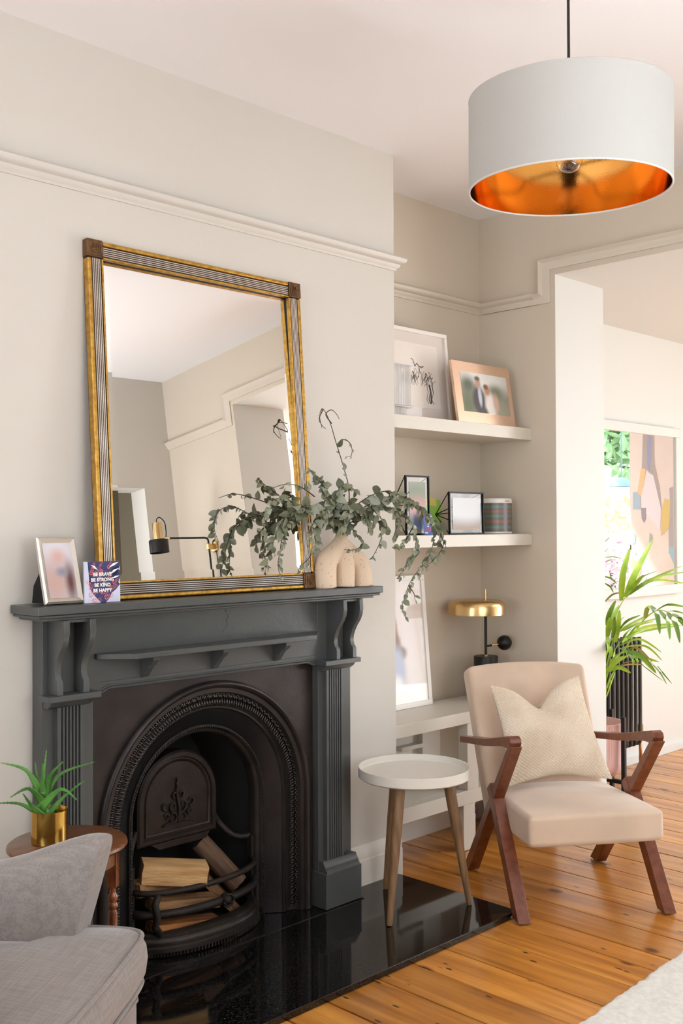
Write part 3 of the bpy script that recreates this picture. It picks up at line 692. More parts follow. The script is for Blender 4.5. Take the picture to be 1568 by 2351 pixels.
cd = thing('greeting_card', 'square floral greeting card with white capital lettering beside the silver frame', 'card', (1.6265, 2.590, MZ), rot=(-.03, 0, 0))
cw, ch = .0585, .1165
card_m = mat('card_stock', 'cdd0e6', .5, noise_amt=.08, scale=30)
obj('card_front', MB().box(-cw, cw, 0, .0006, 0, ch), card_m, cd)
obj('card_back', MB().box(-cw, cw, 0, .0006, 0, ch), mat('card_white', 'e9e7e4', .6), cd, rot=(-.0, 0, 0), loc=(0, .004, 0))
navy = mat('ink_navy', '2d2f63', .5); coral = mat('ink_coral', 'e0716f', .5); cream = mat('ink_cream', 'fbf6ee', .5); coral2 = mat('ink_pink', 'f0a49b', .5)
random.seed(3)
# painted navy ground with ragged outline, coral leaf sprays, white tear-shaped leaves
nav = [(-.047, .1165), (.0585, .1165), (.0585, .105), (.035, .098), (.0585, .090), (.0585, .070), (.050, .058), (.0585, .050), (.045, .036), (.030, .026), (.022, .010), (.010, 0), (-.005, 0), (-.015, .014), (-.030, .024), (-.040, .040), (-.044, .060), (-.038, .085)]
mb = MB(); mb.b.faces.new([mb.b.verts.new((a, -.0002, b_)) for a, b_ in nav]); bmesh.ops.triangulate(mb.b, faces=mb.b.faces); obj('navy_print', mb, navy, cd, fixn=False)
def spray(cx_, cz_, ang, ln, m, name):
    mb = MB()
    for k in range(5):
        for s_ in (-1, 1):
            t = .15+.2*k; px_, pz_ = cx_+math.cos(ang)*ln*t, cz_+math.sin(ang)*ln*t
            a2 = ang+s_*.75; l2 = ln*.34*(1.1-.12*k); q = [(px_, pz_), (px_+math.cos(a2+.28)*l2*.5, pz_+math.sin(a2+.28)*l2*.5), (px_+math.cos(a2)*l2, pz_+math.sin(a2)*l2), (px_+math.cos(a2-.28)*l2*.5, pz_+math.sin(a2-.28)*l2*.5)]
            q = [(min(max(a, -cw+.0005), cw-.0005), min(max(b_, .0005), ch-.0005)) for a, b_ in q]
            mb.b.faces.new([mb.b.verts.new((a, -.0004-random.uniform(0, .0001), b_)) for a, b_ in q])
    obj(name, mb, m, cd, fixn=False)
for c in ((-.040, .074, 1.2, .030), (-.030, .080, .3, .030), (-.028, .092, 1.5, .024), (.016, .092, 1.0, .024), (-.010, .100, .9, .018), (.004, .084, 2.4, .022), (-.035, .050, 2.6, .022), (.030, .050, .6, .026), (.018, .062, 1.1, .024),
          (.020, .036, .4, .030), (-.012, .034, -.3, .030), (-.050, .018, .4, .034), (-.044, .034, .9, .022), (.0, .012, .2, .034), (-.040, .003, .2, .034), (.006, .046, 1.6, .022), (-.018, .058, 1.0, .02)): spray(*c, coral if random.random() < .75 else coral2, 'coral_leaf')
mb = MB()
for (a, b_, ang, l_) in ((.022, .098, .45, .036), (.026, .080, .5, .034), (.030, .066, .3, .028), (-.038, .108, -.6, .03)):
    q = [(a, b_), (a+math.cos(ang+.3)*l_*.5, b_+math.sin(ang+.3)*l_*.5), (a+math.cos(ang)*l_, b_+math.sin(ang)*l_), (a+math.cos(ang-.1)*l_*.5, b_+math.sin(ang-.1)*l_*.5)]
    q = [(min(max(u, -cw), cw), min(max(v, 0), ch)) for u, v in q]
    mb = MB(); mb.b.faces.new([mb.b.verts.new((u, -.00055, v)) for u, v in q]); obj('white_leaf', mb, cream, cd, fixn=False)
for k, tx in enumerate(('BE BRAVE', 'BE STRONG', 'BE KIND', 'BE HAPPY')):
    text('lettering', tx, .0140, cream, cd, (0, -.0009, .0755-k*.0152), (PI/2, 0, 0), bold=.00035)

# three legged speckled stoneware vase
vz = thing('vase', 'speckled sand coloured stoneware vase standing on three arched legs on the mantelpiece', 'vase', (2.622, 2.617, MZ))
mb = MB()
def vt(pts, rad): mb.tube(spline(pts, 5), [rad[min(int(i/5), len(rad)-1)]*(1-(i % 5)/5)+rad[min(int(i/5)+1, len(rad)-1)]*((i % 5)/5) for i in range(5*(len(pts)-1)+1)], 20)
vt([(-.088, 0, 0), (-.090, 0, .045), (-.082, 0, .090), (-.045, 0, .125), (-.012, 0, .165), (-.006, 0, .205)], [.041, .041, .039, .033, .024, .019])
vt([(.002, 0, 0), (.003, 0, .06), (-.002, 0, .11), (-.006, 0, .165)], [.040, .040, .036, .022])
vt([(.093, 0, 0), (.090, 0, .045), (.075, 0, .085), (.035, 0, .118), (.000, 0, .155)], [.041, .040, .037, .032, .022])
mb.sphere((-.006, 0, .125), .036, 16, (1.2, .9, 1))
stone = mat('speckled_stoneware', 'd8bfa4', .6); nt = stone.node_tree; b = nt.nodes['Principled BSDF']; tc = nt.nodes.new('ShaderNodeTexCoord')
v = nt.nodes.new('ShaderNodeTexVoronoi'); v.inputs['Scale'].default_value = 130; nt.links.new(tc.outputs['Object'], v.inputs[0])
sp_ = nt.nodes.new('ShaderNodeSeparateColor'); nt.links.new(v.outputs['Color'], sp_.inputs[0])
g_ = nt.nodes.new('ShaderNodeMath'); g_.operation = 'LESS_THAN'; g_.inputs[1].default_value = .28; nt.links.new(sp_.outputs[0], g_.inputs[0])
g2 = nt.nodes.new('ShaderNodeMath'); g2.operation = 'LESS_THAN'; g2.inputs[1].default_value = .20; nt.links.new(v.outputs['Distance'], g2.inputs[0])
g3 = nt.nodes.new('ShaderNodeMath'); g3.operation = 'MULTIPLY'; nt.links.new(g_.outputs[0], g3.inputs[0]); nt.links.new(g2.outputs[0], g3.inputs[1])
mx = nt.nodes.new('ShaderNodeMix'); mx.data_type = 'RGBA'; mx.inputs[6].default_value = L('dcc3a8'); mx.inputs[7].default_value = L('6b4a33'); nt.links.new(g3.outputs[0], mx.inputs[0]); nt.links.new(mx.outputs[2], b.inputs['Base Color'])
o = obj('body', mb, stone, vz, smooth=True)
md = o.modifiers.new('r', 'REMESH'); md.mode = 'VOXEL'; md.voxel_size = .003; md.use_smooth_shade = True
md = o.modifiers.new('s', 'SMOOTH'); md.iterations = 6
obj('mouth', MB().lathe([(.0165, .2055), (.0165, .2062), (.0001, .2062)], 20, -.006, 0), mat('vase_inside', '2a1d15', .9), vz)

# eucalyptus
eu = thing('eucalyptus_bunch', 'trailing grey green eucalyptus stems arranged in the three legged vase', 'plant', (2.604, 2.625, MZ+.2))
EO = Vector((2.604, 2.625, MZ+.2))
leafm = [mat('eucalyptus_leaf', '646850', .42, col2='7c8066', scale=25, random_amt=.25, sheen=.2), mat('eucalyptus_leaf_dark', '484c36', .45, col2='5f644a', scale=25, random_amt=.25)]
twig = mat('eucalyptus_twig', '3c2f28', .6)
def leaf_mesh(n_, wd, fold, m):
    mb = MB(); n = 6; rows = []
    for i in range(n+1):
        t = i/n; wv = wd*(math.sin(PI*min(t*1.02, 1))**.75)*(1-.25*t); z = .10*math.sin(t*PI)*.8 - .12*t*t
        rows.append((t, wv, z))
    tip = []
    V = [[mb.b.verts.new((t, -wv, z+wv*fold)), mb.b.verts.new((t, 0, z)), mb.b.verts.new((t, wv, z+wv*fold))] for t, wv, z in rows]
    for A, B in zip(V, V[1:]):
        for k in range(2): mb.b.faces.new([A[k], A[k+1], B[k+1], B[k]])
    me = bpy.data.meshes.new(n_); mb.b.to_mesh(me); mb.b.free(); me.materials.append(m)
    for p in me.polygons: p.use_smooth = True
    return me
leafm.append(mat('eucalyptus_leaf_pale', '858a78', .38, col2='9a9e8c', scale=25))
LM = [leaf_mesh('leaf', .36, .35, leafm[0]), leaf_mesh('leaf', .38, .3, leafm[2]), leaf_mesh('leaf', .30, .5, leafm[1]), leaf_mesh('leaf', .42, .2, leafm[1]), leaf_mesh('leaf', .25, .3, leafm[0])]
stems = [  # (pixel-free) polyline control points are turned into metres at the stated distance from the wall
 ([(788,1215,2.62),(800,1165,2.60),(801,1123,2.58),(794,1091,2.58),(783,1053,2.57),(769,1008,2.57),(761,980,2.57),(751,954,2.57),(740,938,2.57),(734,954,2.57),(739,983,2.57)], .026, .026, (0, .62)),
 ([(761,972,2.57),(748,952,2.55),(760,941,2.55),(772,950,2.56),(779,963,2.56)], .0, 0, (0, 0)),
 ([(742,940,2.57),(733,960,2.56),(738,975,2.56),(748,985,2.56)], .02, .007, (0, 1)),
 ([(774,1024,2.57),(786,1010,2.56),(800,1014,2.55),(808,1030,2.55),(806,1046,2.55),(795,1048,2.55)], .016, .013, (.3, 1)),
 ([(785,1208,2.62),(750,1168,2.57),(713,1161,2.54),(687,1165,2.53),(659,1145,2.52),(630,1147,2.52),(611,1168,2.52),(605,1200,2.52),(612,1231,2.52)], .0085, .030, (.1, 1)),
 ([(720,1165,2.55),(680,1172,2.53),(650,1195,2.52),(634,1228,2.52),(622,1262,2.52),(611,1300,2.52),(610,1325,2.52)], .0085, .030, (.0, .9)),
 ([(700,1168,2.54),(668,1190,2.51),(650,1225,2.51),(643,1262,2.51),(638,1300,2.51),(646,1326,2.51)], .010, .024, (.1, 1)),
 ([(788,1212,2.62),(768,1160,2.56),(745,1120,2.54),(728,1095,2.53),(711,1078,2.53)], .0060, .032, (.15, 1)),
 ([(786,1210,2.61),(752,1170,2.54),(735,1190,2.52),(727,1230,2.51),(722,1262,2.51)], .0062, .032, (.1, 1)),
 ([(722,1262,2.51),(706,1285,2.53),(690,1300,2.54),(682,1318,2.55)], .022, .016, (.4, 1)),
 ([(790,1212,2.61),(770,1165,2.53),(775,1130,2.52),(800,1115,2.52),(815,1130,2.52)], .0065, .034, (.1, 1)),
 ([(792,1212,2.60),(815,1165,2.53),(848,1140,2.50),(885,1128,2.48),(925,1140,2.47),(962,1165,2.46),(990,1200,2.46),(995,1240,2.46),(985,1275,2.46),(960,1310,2.47),(940,1340,2.48),(930,1370,2.48),(922,1398,2.48),(933,1420,2.48)], .0105, .026, (.08, .99)),
 ([(792,1212,2.60),(815,1175,2.53),(860,1165,2.50),(905,1170,2.48),(940,1195,2.46),(955,1235,2.45),(950,1270,2.45),(930,1300,2.46),(915,1325,2.46)], .0075, .028, (.1, 1)),
 ([(820,1172,2.52),(872,1150,2.49),(930,1150,2.47),(970,1172,2.45),(1000,1200,2.45),(1012,1225,2.45)], .0075, .026, (.15, 1)),
 ([(800,1200,2.60),(818,1228,2.56),(832,1248,2.55),(815,1262,2.55),(790,1262,2.55)], .011, .020, (.1, 1)),
 ([(790,1200,2.60),(797,1170,2.52),(815,1160,2.51),(840,1180,2.51),(845,1215,2.51)], .0062, .030, (.1, 1)),
 ([(858,1165,2.50),(878,1200,2.49),(872,1245,2.49),(852,1284,2.49)], .013, .024, (.15, 1)),
 ([(722,1140,2.54),(690,1118,2.52),(655,1112,2.52),(622,1122,2.52)], .021, .019, (.2, .8)),
 ([(1000,1205,2.45),(1018,1250,2.44),(990,1290,2.45),(965,1300,2.45)], .011, .024, (.0, 1)),
 ([(905,1172,2.48),(912,1205,2.47),(900,1240,2.47)], .010, .026, (.1, 1)),
 ([(945,1215,2.46),(925,1250,2.45),(905,1258,2.45)], .012, .024, (.2, 1)),
 ([(788,1215,2.61),(742,1185,2.53),(716,1208,2.51),(706,1242,2.51)], .0065, .032, (.15, 1)),
 ([(790,1210,2.60),(832,1186,2.52),(862,1196,2.51),(888,1215,2.51)], .0065, .030, (.15, 1)),
 ([(786,1205,2.60),(752,1150,2.53),(742,1112,2.52)], .0065, .032, (.15, 1)),
 ([(792,1205,2.60),(806,1165,2.51),(790,1190,2.50),(782,1225,2.50)], .0065, .030, (.15, 1)),
 ([(938,1345,2.48),(950,1362,2.48),(953,1378,2.48)], .012, .020, (.75, 1)),
]
random.seed(11); cnt = 0; leaves = []
def plen(pts): P3 = [on(x, y, 'y', d) for x, y, d in pts]; return sum((b_-a).length for a, b_ in zip(P3, P3[1:]))
SPM = sum(plen(p)*(t[1]-t[0])/s_ for p, s_, l_, t in stems if s_)/640
for pts, sp0, ls, (ta, tb) in stems:
    P3 = [on(x, y, 'y', d)-EO for x, y, d in pts]; S_ = spline(P3, 6); n_ = len(S_)
    obj('stem', MB().tube(S_, [.0022*(1-.65*i/n_) for i in range(n_)], 5), twig, eu, smooth=True)
    if sp0 == 0: continue
    ds = [0]
    for a, b_ in zip(S_, S_[1:]): ds.append(ds[-1]+(b_-a).length)
    tot = ds[-1]; s = tot*ta; side_ = 1
    while s < tot*tb and cnt < 900:
        i = max(k for k in range(n_) if ds[k] <= s); i = min(i, n_-2)
        p = S_[i].lerp(S_[i+1], (s-ds[i])/max(1e-6, ds[i+1]-ds[i])); t = (S_[i+1]-S_[i]).normalized()
        dirv = (t*random.uniform(.1, .7) + Vector((random.uniform(-1, 1)*.9, random.uniform(-.9, .4), random.uniform(-1.2, .3)))).normalized()
        if ls < .02: dirv = (t*.5+Vector((random.uniform(-1, 1), random.uniform(-.3, .3), random.uniform(-1, .4)))).normalized()
        nrm = Vector((random.uniform(-.8, .5), -1, random.uniform(-.5, 1.0))); Yv = nrm.cross(dirv).normalized(); Zv = dirv.cross(Yv)
        sc_ = ls*1.95*random.uniform(.50, 1.18)*(1-.52*s/tot)
        M = Matrix((dirv, Yv, Zv)).transposed().to_4x4(); leaves.append((sc_, M, p.copy(), random.choice(LM)))
        cnt += 1; s += SPM*sp0*random.uniform(.7, 1.3)

leaves.sort(key=lambda l: -l[0])
for sc_, M, p, me in leaves[:296]:
    o = bpy.data.objects.new('leaf', me); C.objects.link(o); o.parent = eu
    o.rotation_mode = 'QUATERNION'; o.rotation_quaternion = M.to_quaternion(); o.location = p; o.scale = (sc_, sc_, sc_)
mb = MB()
for sc_, M, p, me in leaves[296:]:
    T = Matrix.Translation(p) @ M @ Matrix.Diagonal((sc_, sc_, sc_, 1)); vs = [mb.b.verts.new(T @ v.co) for v in me.vertices]
    for f in me.polygons: mb.b.faces.new([vs[k] for k in f.vertices])
o = obj('small_leaves', mb, leafm[0], eu, smooth=True, fixn=False); o['kind'] = 'stuff'

# ---------------------------------------------------------------- pendant lamp
px, py, pz0, pz1, pr_ = 2.0228, 1.2945, 2.1052, 2.3112, .225
pl = thing('pendant_lamp', 'off white drum pendant lamp with shiny copper lining hanging from the ceiling', 'lamp', (px, py, H1))
fabric = mat('shade_fabric', 'aeaba5', .85, bump=.15, bscale=300)
tv = Vector((-.707, .707, 0))   # axis of the slight tilt
TM = Matrix.Translation((0, 0, pz0-H1+.1)) @ Matrix.Rotation(math.radians(1.9), 4, Vector((.707, -.707, 0))) @ Matrix.Translation((0, 0, -(pz0-H1+.1)))
zb, zt = pz0-H1, pz1-H1
obj('shade', MB().lathe([(pr_-.0012, zb), (pr_, zb), (pr_, zt), (pr_-.0012, zt)], 96, cap0=False, cap1=False, M=TM), fabric, pl, smooth='auto')
cop = bpy.data.materials.new('copper_foil'); cop.use_nodes = True; b = cop.node_tree.nodes['Principled BSDF']
b.inputs['Base Color'].default_value = L('f5b25c'); b.inputs['Metallic'].default_value = 1; b.inputs['Roughness'].default_value = .09
nb = cop.node_tree.nodes.new('ShaderNodeTexNoise'); nb.inputs['Scale'].default_value = 420; tcn = cop.node_tree.nodes.new('ShaderNodeTexCoord'); cop.node_tree.links.new(tcn.outputs['Object'], nb.inputs[0])
bp = cop.node_tree.nodes.new('ShaderNodeBump'); bp.inputs['Strength'].default_value = .05; bp.inputs['Distance'].default_value = .001; cop.node_tree.links.new(nb.outputs[0], bp.inputs['Height']); cop.node_tree.links.new(bp.outputs[0], b.inputs['Normal'])
obj('lining', MB().lathe([(pr_-.0022, zb+.002), (pr_-.0022, zt-.002)], 96, cap0=False, cap1=False, M=TM), cop, pl, smooth=True)
for z_, rm_ in ((zb+.0015, mat('rim_white', 'c8c5c0', .5)), (zt-.0015, fabric)):
    obj('shade_rim', MB().tube([TM @ Vector(((pr_-.0016)*math.cos(2*PI*k/96), (pr_-.0016)*math.sin(2*PI*k/96), z_)) for k in range(96)], .0022, 8, closed=True), rm_, pl, smooth=True)
blk2 = mat('black_metal', '0d0c0c', .35, .3)
obj('cord', MB().tube([(0, 0, 0), (0, 0, zt-.03)], .0032, 8), mat('black_flex', '141212', .7), pl, smooth=True)
obj('ceiling_rose', MB().lathe([(.0, 0), (.05, 0), (.05, -.012), (.03, -.025), (.006, -.03)], 32, cap0=False), white_m, pl, smooth='auto')
mb = MB(); zr = zt-.03
mb.tube([TM @ Vector((.021*math.cos(2*PI*k/24), .021*math.sin(2*PI*k/24), zr)) for k in range(24)], .0022, 6, closed=True)
for k in range(3):
    a = 2*PI*k/3+.9
    mb.tube([TM @ Vector(p) for p in ((.021*math.cos(a), .021*math.sin(a), zr), (.11*math.cos(a), .11*math.sin(a), zr+.004), (.15*math.cos(a), .15*math.sin(a), zr+.012), (pr_*.97*math.cos(a), pr_*.97*math.sin(a), zt-.004))], .0032, 6)
obj('shade_carrier', mb, blk2, pl, smooth=True)
obj('lamp_holder', MB().lathe([(.006, zr+.03), (.017, zr+.024), (.019, zr-.010), (.021, zr-.012), (.021, zr-.018), (.017, zr-.022), (.017, zr-.045)], 24, M=TM), blk2, pl, smooth='auto')
bz = zr-.048
blb = obj('bulb', MB().lathe([(.013, bz+.006), (.014, bz-.008), (.020, bz-.022), (.028, bz-.040), (.031, bz-.056), (.028, bz-.072), (.018, bz-.084), (.006, bz-.0885), (.0005, bz-.089)], 32, M=TM, cap0=False), glass('bulb_glass', base=.07), pl, smooth=True)
mb = MB()
for k in range(4):
    a = PI/2*k; mb.tube([(.004*math.cos(a), .004*math.sin(a), bz), (.009*math.cos(a), .009*math.sin(a), bz-.055)], .0016, 6)
obj('filament', mb, mat('filament_amber', 'e6a846', .4), blb, smooth=True)
# ---------------------------------------------------------------- white tray table
walnut = mat('stained_wood', '8c6b4a', .5, col2='6c4e33', scale=5, stretch=(12, 12, 1.2), bump=.15, bscale=60)
tt = thing('tray_table', 'small round white tray table on three tapered wooden legs on the hearth', 'table', (2.782, 2.43, .0228))
tz = .51-.0228; R_ = .196; trayw = mat('tray_lacquer', 'd9d3c8', .42)
obj('tray', MB().lathe([(.0, tz-.038), (R_-.006, tz-.038), (R_, tz-.033), (R_, tz-.001), (R_-.001, tz), (R_-.004, tz), (R_-.005, tz-.001), (R_-.005, tz-.019), (R_-.009, tz-.0225), (0, tz-.0225)], 80, cap0=False, cap1=False), trayw, tt, smooth='auto')
for (bx_, by_) in ((2.584, 2.369), (2.923, 2.299), (2.840, 2.622)):
    bv_ = Vector((bx_-2.782, by_-2.43, 0)); tp = bv_.normalized()*.118
    pts = [bv_.lerp(Vector((tp.x, tp.y, 0)), t) + Vector((0, 0, t*(tz-.036))) for t in (0, .02, .3, .6, .85, 1)]
    obj('leg', MB().tube(pts, [.0085, .0100, .0140, .0180, .0195, .0195], 20), walnut, tt, smooth='auto')

# ---------------------------------------------------------------- armchair with wooden side frames
ac = thing('armchair', 'beige velvet armchair with angular reddish wooden arms and slanted legs', 'armchair', (3.355, 2.190, .001), math.atan2(-.576, .818))
redwood = mat('mahogany_stain', '7e4428', .36, col2='65301a', scale=6, stretch=(6, 6, 6), bump=.12, bscale=90, coat=.2)
velv = mat('beige_velvet', 'dac0a8', .85, noise_amt=.16, scale=5, sheen=.5)
def bar(p0, p1, th, w0, w1, name, round_=0, m=redwood):
    """bar in the side plane: centre line p0->p1 in (b,z), thickness th, between widths w0,w1"""
    a = Vector((p0[0], p0[1])); b_ = Vector((p1[0], p1[1])); d = (b_-a).normalized(); n = Vector((-d.y, d.x))*th/2
    return [a+n, b_+n, b_-n, a-n]
def clipz(poly, z=0):
    out = []
    for i, p in enumerate(poly):
        q = poly[(i+1) % len(poly)]
        if p.y >= z: out.append(p)
        if (p.y >= z) != (q.y >= z): t = (z-p.y)/(q.y-p.y); out.append(p+(q-p)*t)
    return out
for wc in (-.272, .257):
    w0, w1 = wc-.0215, wc+.0215
    # armrest with rounded front turning into the long sloping rear leg
    mb = MB(); mb.prism([(.372, .478), (.372, .503), (.05, .556), (-.195, .612), (-.222, .618), (-.240, .612), (-.246, .598), (-.238, .580), (-.205, .572), (-.192, .572), (-.150, .568), (.05, .528)], 'x', w0, w1)
    obj('armrest', mb, redwood, ac, bevel=.003)
    q = clipz(bar((-.238, .6015+.0), (.318, -.03), .050, 0, 0, ''), .004)
    q = [Vector((p.x, min(p.y, .585-.0*(p.x)))) for p in q]
    mb = MB(); mb.prism([(p.x, p.y) for p in q], 'x', w0+.0006, w1-.0006); obj('rear_leg', mb, redwood, ac, bevel=.003)
    q = clipz(bar((-.002, .395), (-.322, -.03), .048, 0, 0, ''), .004)
    mb = MB(); mb.prism([(-.040, .380), (.010, .380), (.022, .362), (.010, .315), (-.274, .004), (-.326, .004)] if False else [(p.x, p.y) for p in q], 'x', w0-.0012, w1+.0012); obj('front_leg', mb, redwood, ac, bevel=.003)
    for bq in ((-.303,), (.292,)): obj('foot_pad', MB().lathe([(.013, 0), (.013, .005)], 16, wc, bq[0]), mat('pad_grey', 'b8b4ae', .5), ac)
def softbox(fn, nu=28, nv=28, nw=8):
    pass
def cushion(name, corners, th, crown, m, parent, n=24, arch=0, rnd=.03):
    """slab between two faces: corners = 4 points of the mid plane, thickness th, rounded edges (superellipse)"""
    A, B, D, E_ = [Vector(c) for c in corners]; nrm = (B-A).cross(E_-A).normalized()
    mb = MB(); eps = [-1]+[-1+2*(i+1)/(n+1) for i in range(n)]+[1]
    def pt(u, v, s_):
        U = (u+1)/2; V = (v+1)/2; c = A*(1-U)*(1-V)+B*U*(1-V)+D*U*V+E_*(1-U)*V
        return c + nrm*s_*th/2 + nrm*s_*crown*(1-u*u)*(1-v*v) + (E_-A).normalized()*arch*(1-abs(u)**2.4)*((v+1)/2)**3
    top = [[mb.b.verts.new(pt(-1+2*i/n, -1+2*j/n, 1)) for j in range(n+1)] for i in range(n+1)]
    bot = [[mb.b.verts.new(pt(-1+2*i/n, -1+2*j/n, -1)) for j in range(n+1)] for i in range(n+1)]
    for i in range(n):
        for j in range(n):
            mb.b.faces.new([top[i][j], top[i+1][j], top[i+1][j+1], top[i][j+1]]); mb.b.faces.new([bot[i][j+1], bot[i+1][j+1], bot[i+1][j], bot[i][j]])
    for i in range(n):
        mb.b.faces.new([bot[i][0], bot[i+1][0], top[i+1][0], top[i][0]]); mb.b.faces.new([top[i][n], top[i+1][n], bot[i+1][n], bot[i][n]])
        mb.b.faces.new([top[0][i], top[0][i+1], bot[0][i+1], bot[0][i]]); mb.b.faces.new([bot[n][i], bot[n][i+1], top[n][i+1], top[n][i]])
    return obj(name, mb, m, parent, bevel=rnd, seg=4)
# seat: front edge b=-.335, sloping down to the back
cushion('seat', [(-.256, -.332, .312), (.234, -.332, .312), (.230, .22, .292), (-.246, .22, .292)], .106, .026, velv, ac, rnd=.018)
# backrest, reclined, flared slightly towards the top
cushion('backrest', [(-.243, .150, .200), (.226, .150, .200), (.214, .352, .774), (-.276, .352, .774)], .092, .012, velv, ac, rnd=.034, arch=.018)
mb = MB(); mb.tube([(-.25, .14, .25), (.235, .14, .25)], .012, 8); obj('cross_rail', mb, redwood, ac, smooth=True)
tg = obj('maker_tag', MB().box(-.256, -.254, .262, .292, .213, .250), mat('tag_grey', '4a4650', .7), ac); obj('tag_print', MB().box(-.2568, -.256, .268, .288, .222, .240), mat('tag_red', 'b03a4a', .6), tg)

# knitted cushion
kc = thing('cushion', 'cream chunky knitted square cushion with dented top on the beige armchair', 'cushion', (3.355, 2.190, .001), math.atan2(-.576, .818))
knit = mat('cream_wool', 'eadbc6', .95, col2='dccbb2', scale=9, sheen=.3)
cTL, cTR, cBR, cBL = Vector((-.236, .150, .737)), Vector((.128, .165, .762)), Vector((.212, .045, .383)), Vector((-.205, .030, .380))
N = 110
def kp(u, v, s_):
    U, V = u, v
    p = cBL*(1-U)*(1-V)+cBR*U*(1-V)+cTR*U*V+cTL*(1-U)*V
    nrm = Vector((0, -.93, .36))
    pinch_u = 1-.16*math.sin(PI*V)**.8*0 ; e = (1-(2*U-1)**2); f = (1-(2*V-1)**2)
    puff = .075*(e**.55)*(f**.55)
    # waist in the outline between corners
    c_ = (cBL+cBR+cTR+cTL)/4
    inw = .030*((1-f)*e*0 + (abs(2*V-1)**3)*e) ; p = p + (c_-p).normalized()*inw*(1.0)
    inw2 = .016*(abs(2*U-1)**3)*f; p = p + (c_-p).normalized()*inw2
    # karate-chop dent from the top edge
    dx = (U-.47); dent = math.exp(-(abs(dx)/.19)**1.7)*max(0, (V-.45)/.55)**1.3
    p = p + Vector((-.0, 0, -.058))*dent + (cBR-cTR).normalized()*.02*dent
    fold = math.exp(-((U-.50-.28*(1-V))/.05)**2)*max(0, (V-.45)/.55)
    bob = .0028*abs(math.sin(PI*U*44+ (0 if int(V*44) % 2 else PI/2)))*abs(math.sin(PI*V*44)) if s_ > 0 else 0
    bob = .0052*(math.sin(PI*(U+V)*27)**2*math.sin(PI*(U-V)*27)**2)**.5 if s_ > 0 else 0
    off = puff*s_ - .030*fold*s_*(1 if s_ > 0 else -.4) + bob - (.02*dent if s_ > 0 else -.01*dent)
    return p + nrm*off
N = 200
mb = MB(); top = [[mb.b.verts.new(kp(i/N, j/N, 1)) for j in range(N+1)] for i in range(N+1)]
K = 40
for i in range(N):
    for j in range(N): mb.b.faces.new([top[i][j], top[i+1][j], top[i+1][j+1], top[i][j+1]])
obj('front_panel', mb, knit, kc, smooth=True)
mb = MB(); mb.grid(lambda u, v: kp(u, v, -.55), K, K); obj('back_panel', mb, knit, kc, smooth=True)

# ---------------------------------------------------------------- alcove shelves
for nm, lab, z0, z1 in (('floating_shelf', 'upper thick white floating shelf in the alcove', 1.735, 1.788), ('floating_shelf', 'lower thick white floating shelf in the alcove at eye level', 1.264, 1.314)):
    t = thing(nm, lab, 'shelf', (3.475, 3.02, z0), group='alcove shelves')
    obj('board', MB().box(-.463, .463, -.292, -.001, 0, z1-z0), unit_m, t, bevel=.002)
# low cabinet
cab = thing('alcove_cabinet', 'low open cream painted alcove cabinet with thick top beside the chimney breast', 'cabinet', (3.475, 3.02, 0))
def cbx(n_, x0, x1, y0, y1, z0, z1, bev=.002, m=unit_m): return obj(n_, MB().box(x0-3.475, x1-3.475, y0-3.02, y1-3.02, z0, z1), m, cab, bevel=bev)
cbx('worktop', 3.012, 3.936, 2.725, 2.996, .527, .577)
cbx('bottom_shelf', 3.03, 3.93, 2.775, 2.990, .225, .250)
cbx('bottom_rail', 3.03, 3.93, 2.725, 2.775, .192, .250)
cbx('stile', 3.46, 3.535, 2.727, 2.775, .250, .527); cbx('stile', 3.86, 3.93, 2.727, 2.775, .250, .527)
cbx('post', 3.435, 3.515, 2.729, 2.775, .002, .192); cbx('post', 3.86, 3.93, 2.729, 2.775, .002, .192)
cbx('back_panel', 3.03, 3.93, 2.985, 2.996, .250, .527)
for a, b_ in ((3.16, 3.21), (3.44, 3.56)): cbx('batten', a, b_, 2.955, 2.985, .251, .526)
cbx('back_ledge', 3.30, 3.44, 2.95, 2.985, .40, .418); cbx('side_panel', 3.03, 3.048, 2.775, 2.985, .250, .527)

# ---------------------------------------------------------------- things on the alcove shelves
UZ = 1.789
# large white frame with ink drawing, behind ribbed glass
wf = thing('picture_frame', 'large white picture frame with black ink drawing on the upper shelf', 'picture', (3.322, 2.86, UZ), rot=(-.09, 0, 0))
pf_w = mat('frame_white', 'efe9e2', .4); mount = mat('mount_board', 'e4d8cf', .7)
fw_, fh_ = .222, .395
def frame_parts(t, hw_, h_, b_, d_, m, name='frame_rail'):
    for a0, a1, c0, c1 in ((-hw_, hw_, 0, b_), (-hw_, hw_, h_-b_, h_), (-hw_, -hw_+b_, b_, h_-b_), (hw_-b_, hw_, b_, h_-b_)):
        obj(name, MB().box(a0, a1, 0, d_, c0, c1), m, t, bevel=.0012)
frame_parts(wf, fw_, fh_, .016, .022, pf_w)
obj('mount', MB().box(-fw_+.015, fw_-.015, .010, .014, .015, fh_-.015), mount, wf)
obj('sheet', MB().box(-.15, .158, .0092, .0098, .06, .335), mat('paper', 'f0e6dc', .8), wf)
random.seed(8); ink = mat('black_ink', '161312', .6); mb = MB()
def ink_line(pts, r=.0009): mb.tube([(a, .0086, b_) for a, b_ in pts], r, 4)
for k in range(66):
    x0 = random.uniform(-.13, .118); z0 = .150+random.uniform(0, .03); hgt = random.uniform(.02, .07)*(1-.6*abs(x0-.02)/.14); p = [(x0, z0)]
    for q in range(4): p.append((p[-1][0]+random.uniform(-.010, .012), p[-1][1]+hgt/4))
    p.append((p[-1][0]+random.uniform(-.01, .01), p[-1][1]-.008)); ink_line([(v.x, v.y) for v in spline([(a, b_, 0) for a, b_ in p], 2)], random.uniform(.0004, .0009))
